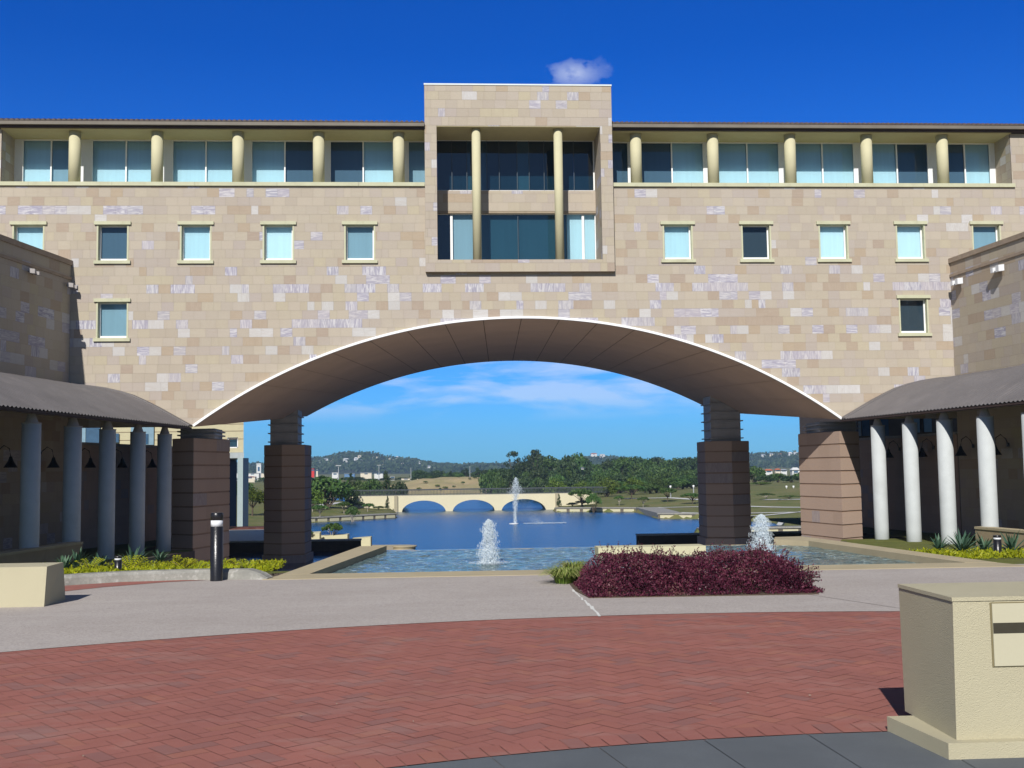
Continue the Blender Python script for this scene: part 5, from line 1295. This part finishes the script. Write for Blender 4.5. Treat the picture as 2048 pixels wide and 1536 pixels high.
# ------------------------------------------------------------------ far houses, masts
HM = {'w': simple('white_house', (.60, .61, .60), .8, .05, bstr=0), 'c': simple('cream_house', (.62, .56, .45), .8, .05, bstr=0), 'r': simple('red_sign', (.55, .03, .02), .7, .05, bstr=0), 'o': simple('orange_roof', (.45, .14, .07), .8, .1, bstr=0), 'g': simple('grey_roof', (.30, .33, .36), .7, .1, bstr=0), 'b': simple('blue_roof', (.10, .20, .36), .7, .1, bstr=0)}
def hill_Z(px, py):
    d = ray(px, py); t = 1100.0
    while t < 1600:
        P = CAM+d*t
        if P.z < -2.2+hills(P.x, P.y)+5.5: return P.y+48
        t += 6
    return 1480
def house(px, py, w, h, Z, wall, roof, label, group, cat='house', nm='house', flat=False):
    Y = Z-48; A = PY(px-w/2, py, Y); B = PY(px+w/2, py, Y); T = PY(px, py-h, Y); t = thing(nm, label, cat, ((A.x+B.x)/2, Y, A.z), group); D = (B.x-A.x)*.8
    mb = MB(); hz = A.z+(T.z-A.z)*(.62 if not flat else .9); mb.box(A.x, B.x, Y, Y+D, A.z-(2.2 if Z > 900 else (3 if Z > 400 else .3)), hz); mb.build('wall', HM[wall], t)
    mb = MB(); o_ = .08*(B.x-A.x)
    if flat: mb.box(A.x-o_*.3, B.x+o_*.3, Y-.3, Y+D, hz+.01, T.z)
    else:
        ym = Y+D/2; P = [(A.x-o_, Y-.5, hz+.01), (B.x+o_, Y-.5, hz+.01), (B.x+o_, Y+D+.5, hz+.01), (A.x-o_, Y+D+.5, hz+.01)]; r1, r2 = (A.x+(B.x-A.x)*.2, ym, T.z), (B.x-(B.x-A.x)*.2, ym, T.z)
        mb.face([P[0], P[1], r2, r1]); mb.face([P[2], P[3], r1, r2]); mb.face([P[1], P[2], r2]); mb.face([P[3], P[0], r1]); mb.face(P[::-1])
    mb.build('roof', HM[roof], t)
    n_ = max(1, int((B.x-A.x)/5)); wm = MB()
    for i in range(n_): x = A.x+(B.x-A.x)*(i+.5)/n_; wm.box(x-.8, x+.8, Y-.06, Y-.01, A.z+(hz-A.z)*.3, A.z+(hz-A.z)*.75)
    wm.build('windows', GBLUE, t)
hl = [(652, 920, 10, 5, 'w', 'g'), (664, 921, 6, 4, 'c', 'c'), (692, 921, 14, 6, 'w', 'w'), (712, 920, 10, 7, 'w', 'w'), (719, 914, 9, 5, 'c', 'c'), (722, 922, 6, 4, 'w', 'g'), (640, 922, 8, 3, 'w', 'g'), (750, 915, 14, 3, 'c', 'c'), (794, 916, 6, 5, 'w', 'w'), (782, 918, 12, 3, 'c', 'g'), (618, 934, 9, 5, 'w', 'w'), (674, 932, 7, 4, 'c', 'o'), (858, 934, 8, 4, 'w', 'g'), (805, 928, 6, 3, 'c', 'c'), (840, 925, 6, 3, 'w', 'w')]
on = ['first', 'second', 'third', 'fourth', 'fifth', 'sixth', 'seventh', 'eighth', 'ninth', 'tenth', 'eleventh', 'twelfth', 'thirteenth', 'fourteenth', 'fifteenth', 'sixteenth']
order = sorted(range(len(hl)), key=lambda i: hl[i][0])
for i, q_ in enumerate(order):
    px, py, w, h, a, b = hl[q_]; w *= .8; h *= .75; house(px, py, w, h, hill_Z(px, py), a, b, f'pale house on the far left hill, {on[i]} from the left', 'houses on the left hill')
ml = [(470, 950, 26, 5, 'w', 'w'), (505, 950, 30, 5, 'w', 'w'), (530, 949, 18, 4, 'c', 'w'), (500, 958, 24, 6, 'c', 'r'), (615, 951, 16, 6, 'w', 'b'), (625, 943, 8, 8, 'r', 'r'), (634, 943, 4, 5, 'c', 'w'), (670, 951, 14, 8, 'w', 'w'), (699, 950, 24, 4, 'b', 'w'), (732, 950, 26, 6, 'c', 'w'), (757, 950, 20, 5, 'w', 'b'), (785, 957, 10, 6, 'w', 'w'), (812, 960, 22, 5, 'c', 'c'), (815, 967, 12, 5, 'w', 'w'), (840, 958, 14, 4, 'c', 'c'), (518, 922, 9, 1, 'w', 'w')]
order = sorted(range(len(ml)-1), key=lambda i: ml[i][0])
for i, q_ in enumerate(order):
    px, py, w, h, a, b = ml[q_]; w *= .85; h *= .75; house(px, py, w, h, 560 if py < 955 else 470, a, b, ('bright red roadside building' if a == 'r' else f'low {"white" if a == "w" else "pale"} building beyond the left bank') + f', {on[i]} from the left', 'low buildings beyond the left bank', 'building', 'low_building', True)
house(517.5, 948, 9, 21, 900, 'w', 'w', 'white tower block on the far shore between the left piers', None, 'tower', 'tower_block', True)
gl = [(1527, 912, 8, 4, 'w', 'g'), (1543, 911, 7, 5, 'c', 'g'), (1561, 911, 9, 4, 'c', 'o'), (1581, 910, 7, 6, 'w', 'w'), (1592, 908, 9, 4, 'w', 'w')]
for i, (px, py, w, h, a, b) in enumerate(gl): house(px, py, w, h, hill_Z(px, py), a, b, f'house on the far right ridge, {on[i]} from the left', 'houses on the right ridge')
gl = [(1523, 945, 9, 7, 'c', 'c'), (1538, 946, 14, 8, 'w', 'o'), (1556, 944, 10, 7, 'c', 'o'), (1568, 944, 12, 6, 'w', 'g'), (1592, 948, 15, 13, 'w', 'w')]
for i, (px, py, w, h, a, b) in enumerate(gl): house(px, py, w, h, 420, a, b, f'house among the trees between the right piers, {on[i]} from the left', 'houses between the right piers')
gl = [(1165, 937, 5, 3, 'w', 'g'), (1188, 910, 12, 4, 'w', 'o'), (1205, 912, 10, 4, 'w', 'w'), (1295, 943, 8, 5, 'w', 'w'), (1316, 943, 6, 5, 'w', 'w')]
for i, (px, py, w, h, a, b) in enumerate(gl): house(px, py, w, h, hill_Z(px, py) if i in (1, 2) else 345, a, b, f'white house glimpsed through the wood on the right, {on[i]} from the left', 'houses glimpsed through the wood')
def post(px, top, base, Z, label, head=True, nm='light_pole', grp='light poles'):
    Y = Z-48; A, T = PY(px, base, Y), PY(px, top, Y); t = thing(nm, label, 'light pole', (A.x, Y, A.z), grp); mb = MB(); mb.tube([(A.x, Y, A.z-1), (A.x, Y, T.z)], [.12, .06], 6); mb.build('pole', STEEL, t)
    if head: mb = MB(); mb.box(A.x-.5, A.x+.5, Y-.2, Y+.2, T.z, T.z+.15); mb.build('lamp_head', STEEL, t)
post(677, 932, 984, 205, 'tall pale light pole behind the left bank trees'); post(758, 931, 962, 300, 'tall light pole left of the sandy bank'); post(822, 935, 960, 330, 'light pole at the left end of the sandy bank', False)
post(940, 932, 962, 330, 'light pole behind the sandy bank', False)
def park_lamp(px, top, Z, label):
    Y = Z-48; T = PY(px, top, Y); z = tz(T.x, Y); t = thing('park_lamp', label, 'lamp', (T.x, Y, z), 'white park lamps'); mb = MB(); mb.tube([(T.x, Y, z), (T.x, Y, T.z)], .09, 6); mb.build('pole', STEEL, t); mb = MB(); mb.lathe((T.x, Y, T.z), [(.10, 0), (.18, .2), (.15, .4)], 10); mb.build('lamp_head', WHITE, t)
park_lamp(1341, 976, 185, 'white park lamp on the right lawn, left of two beside the pier'); park_lamp(1387, 975, 185, 'white park lamp on the right lawn nearest the pier'); park_lamp(1573, 976, 190, 'red topped park lamp between the right piers'); park_lamp(1587, 976, 190, 'white park lamp between the right piers')

# ------------------------------------------------------------------ LIGHT
AZ, EL = R_(14.5), R_(36)
sd = bpy.data.lights.new('sun', 'SUN'); so = bpy.data.objects.new('sun', sd); COL.objects.link(so)
sd.energy = 4.8; sd.angle = R_(.53); sd.color = (1, .955, .90)
d = Vector((math.sin(AZ)*math.cos(EL), math.cos(AZ)*math.cos(EL), -math.sin(EL)))
so.rotation_euler = d.to_track_quat('-Z', 'Y').to_euler()
W = bpy.data.worlds.new('World'); scene.world = W; W.use_nodes = True; nt = W.node_tree; nt.nodes.clear(); g = N(nt)
out = nt.nodes.new('ShaderNodeOutputWorld'); bg = nt.nodes.new('ShaderNodeBackground'); sk = nt.nodes.new('ShaderNodeTexSky'); sk.sky_type = 'NISHITA'; sk.sun_disc = False
sk.sun_elevation = EL; sk.sun_rotation = math.pi+AZ; sk.air_density = 1.0; sk.dust_density = .3; sk.ozone_density = 3.0; sk.altitude = 0
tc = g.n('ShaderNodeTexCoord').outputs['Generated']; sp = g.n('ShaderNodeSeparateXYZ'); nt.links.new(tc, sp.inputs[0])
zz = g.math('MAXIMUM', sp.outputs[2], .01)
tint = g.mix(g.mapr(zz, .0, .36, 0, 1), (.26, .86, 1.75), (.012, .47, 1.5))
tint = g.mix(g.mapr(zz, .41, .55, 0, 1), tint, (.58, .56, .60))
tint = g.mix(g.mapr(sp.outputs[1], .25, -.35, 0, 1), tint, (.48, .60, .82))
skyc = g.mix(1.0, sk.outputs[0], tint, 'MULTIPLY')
cv = g.n('ShaderNodeCombineXYZ'); nt.links.new(g.math('DIVIDE', sp.outputs[0], zz), cv.inputs[0]); nt.links.new(g.math('DIVIDE', sp.outputs[1], zz), cv.inputs[1])
cl_n = g.noise(g.scalev(tc, (8.5, 8.5, 40)), 1.0, 6, .55, .25)
band = g.math('MULTIPLY', g.mapr(sp.outputs[2], .043, .064, 0, 1), g.mapr(sp.outputs[2], .11, .16, 1, 0))
cm = g.math('MULTIPLY', g.mapr(cl_n, .43, .58, 0, .46), band)
# one small wisp high up
cd = ray(1147, 147).normalized(); vd = g.n('ShaderNodeVectorMath', operation='DISTANCE'); nt.links.new(tc, vd.inputs[0]); 
mp = g.n('ShaderNodeMapping'); nt.links.new(tc, mp.inputs[0]); mp.inputs['Scale'].default_value = (.7, 1, 1.55)
cdm = Vector((cd.x*.7, cd.y, cd.z*1.55)); nt.links.new(mp.outputs[0], vd.inputs[0]); vd.inputs[1].default_value = cdm
wn = g.noise(g.scalev(tc, (30, 30, 45)), 1, 5, .6)
wisp = g.math('MULTIPLY', g.mapr(g.math('ADD', vd.outputs['Value'], g.math('MULTIPLY', g.math('SUBTRACT', wn, .5), .05)), .003, .019, .75, 0), g.mapr(wn, .35, .6, .3, 1))
mask = g.math('MAXIMUM', cm, wisp)
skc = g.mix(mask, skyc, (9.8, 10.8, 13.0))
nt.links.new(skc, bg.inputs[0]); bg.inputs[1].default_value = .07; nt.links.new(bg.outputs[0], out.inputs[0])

# air
mb = MB(); mb.box(-900, 900, -70, 1800, -7.6, 60); hz = mb.build('haze', simple('unused', (.5, .5, .5))); hz['kind'] = 'stuff'; hz.data.materials.clear()
hm = bpy.data.materials.new('air'); hm.use_nodes = True; nt = hm.node_tree; nt.nodes.clear(); o_ = nt.nodes.new('ShaderNodeOutputMaterial'); pv_ = nt.nodes.new('ShaderNodeVolumePrincipled'); pv_.inputs['Color'].default_value = (.45, .68, 1, 1); pv_.inputs['Density'].default_value = .00022; pv_.inputs['Anisotropy'].default_value = .0
nt.links.new(pv_.outputs[0], o_.inputs['Volume']); hz.data.materials.append(hm)
hz['label'] = 'thin blue air haze over the far hills'

scene.view_settings.view_transform = 'Standard'; scene.view_settings.look = 'None'; scene.view_settings.exposure = 0.15; scene.view_settings.gamma = 1
scene.cycles.max_bounces = 8; scene.cycles.transparent_max_bounces = 24; scene.cycles.volume_bounces = 0
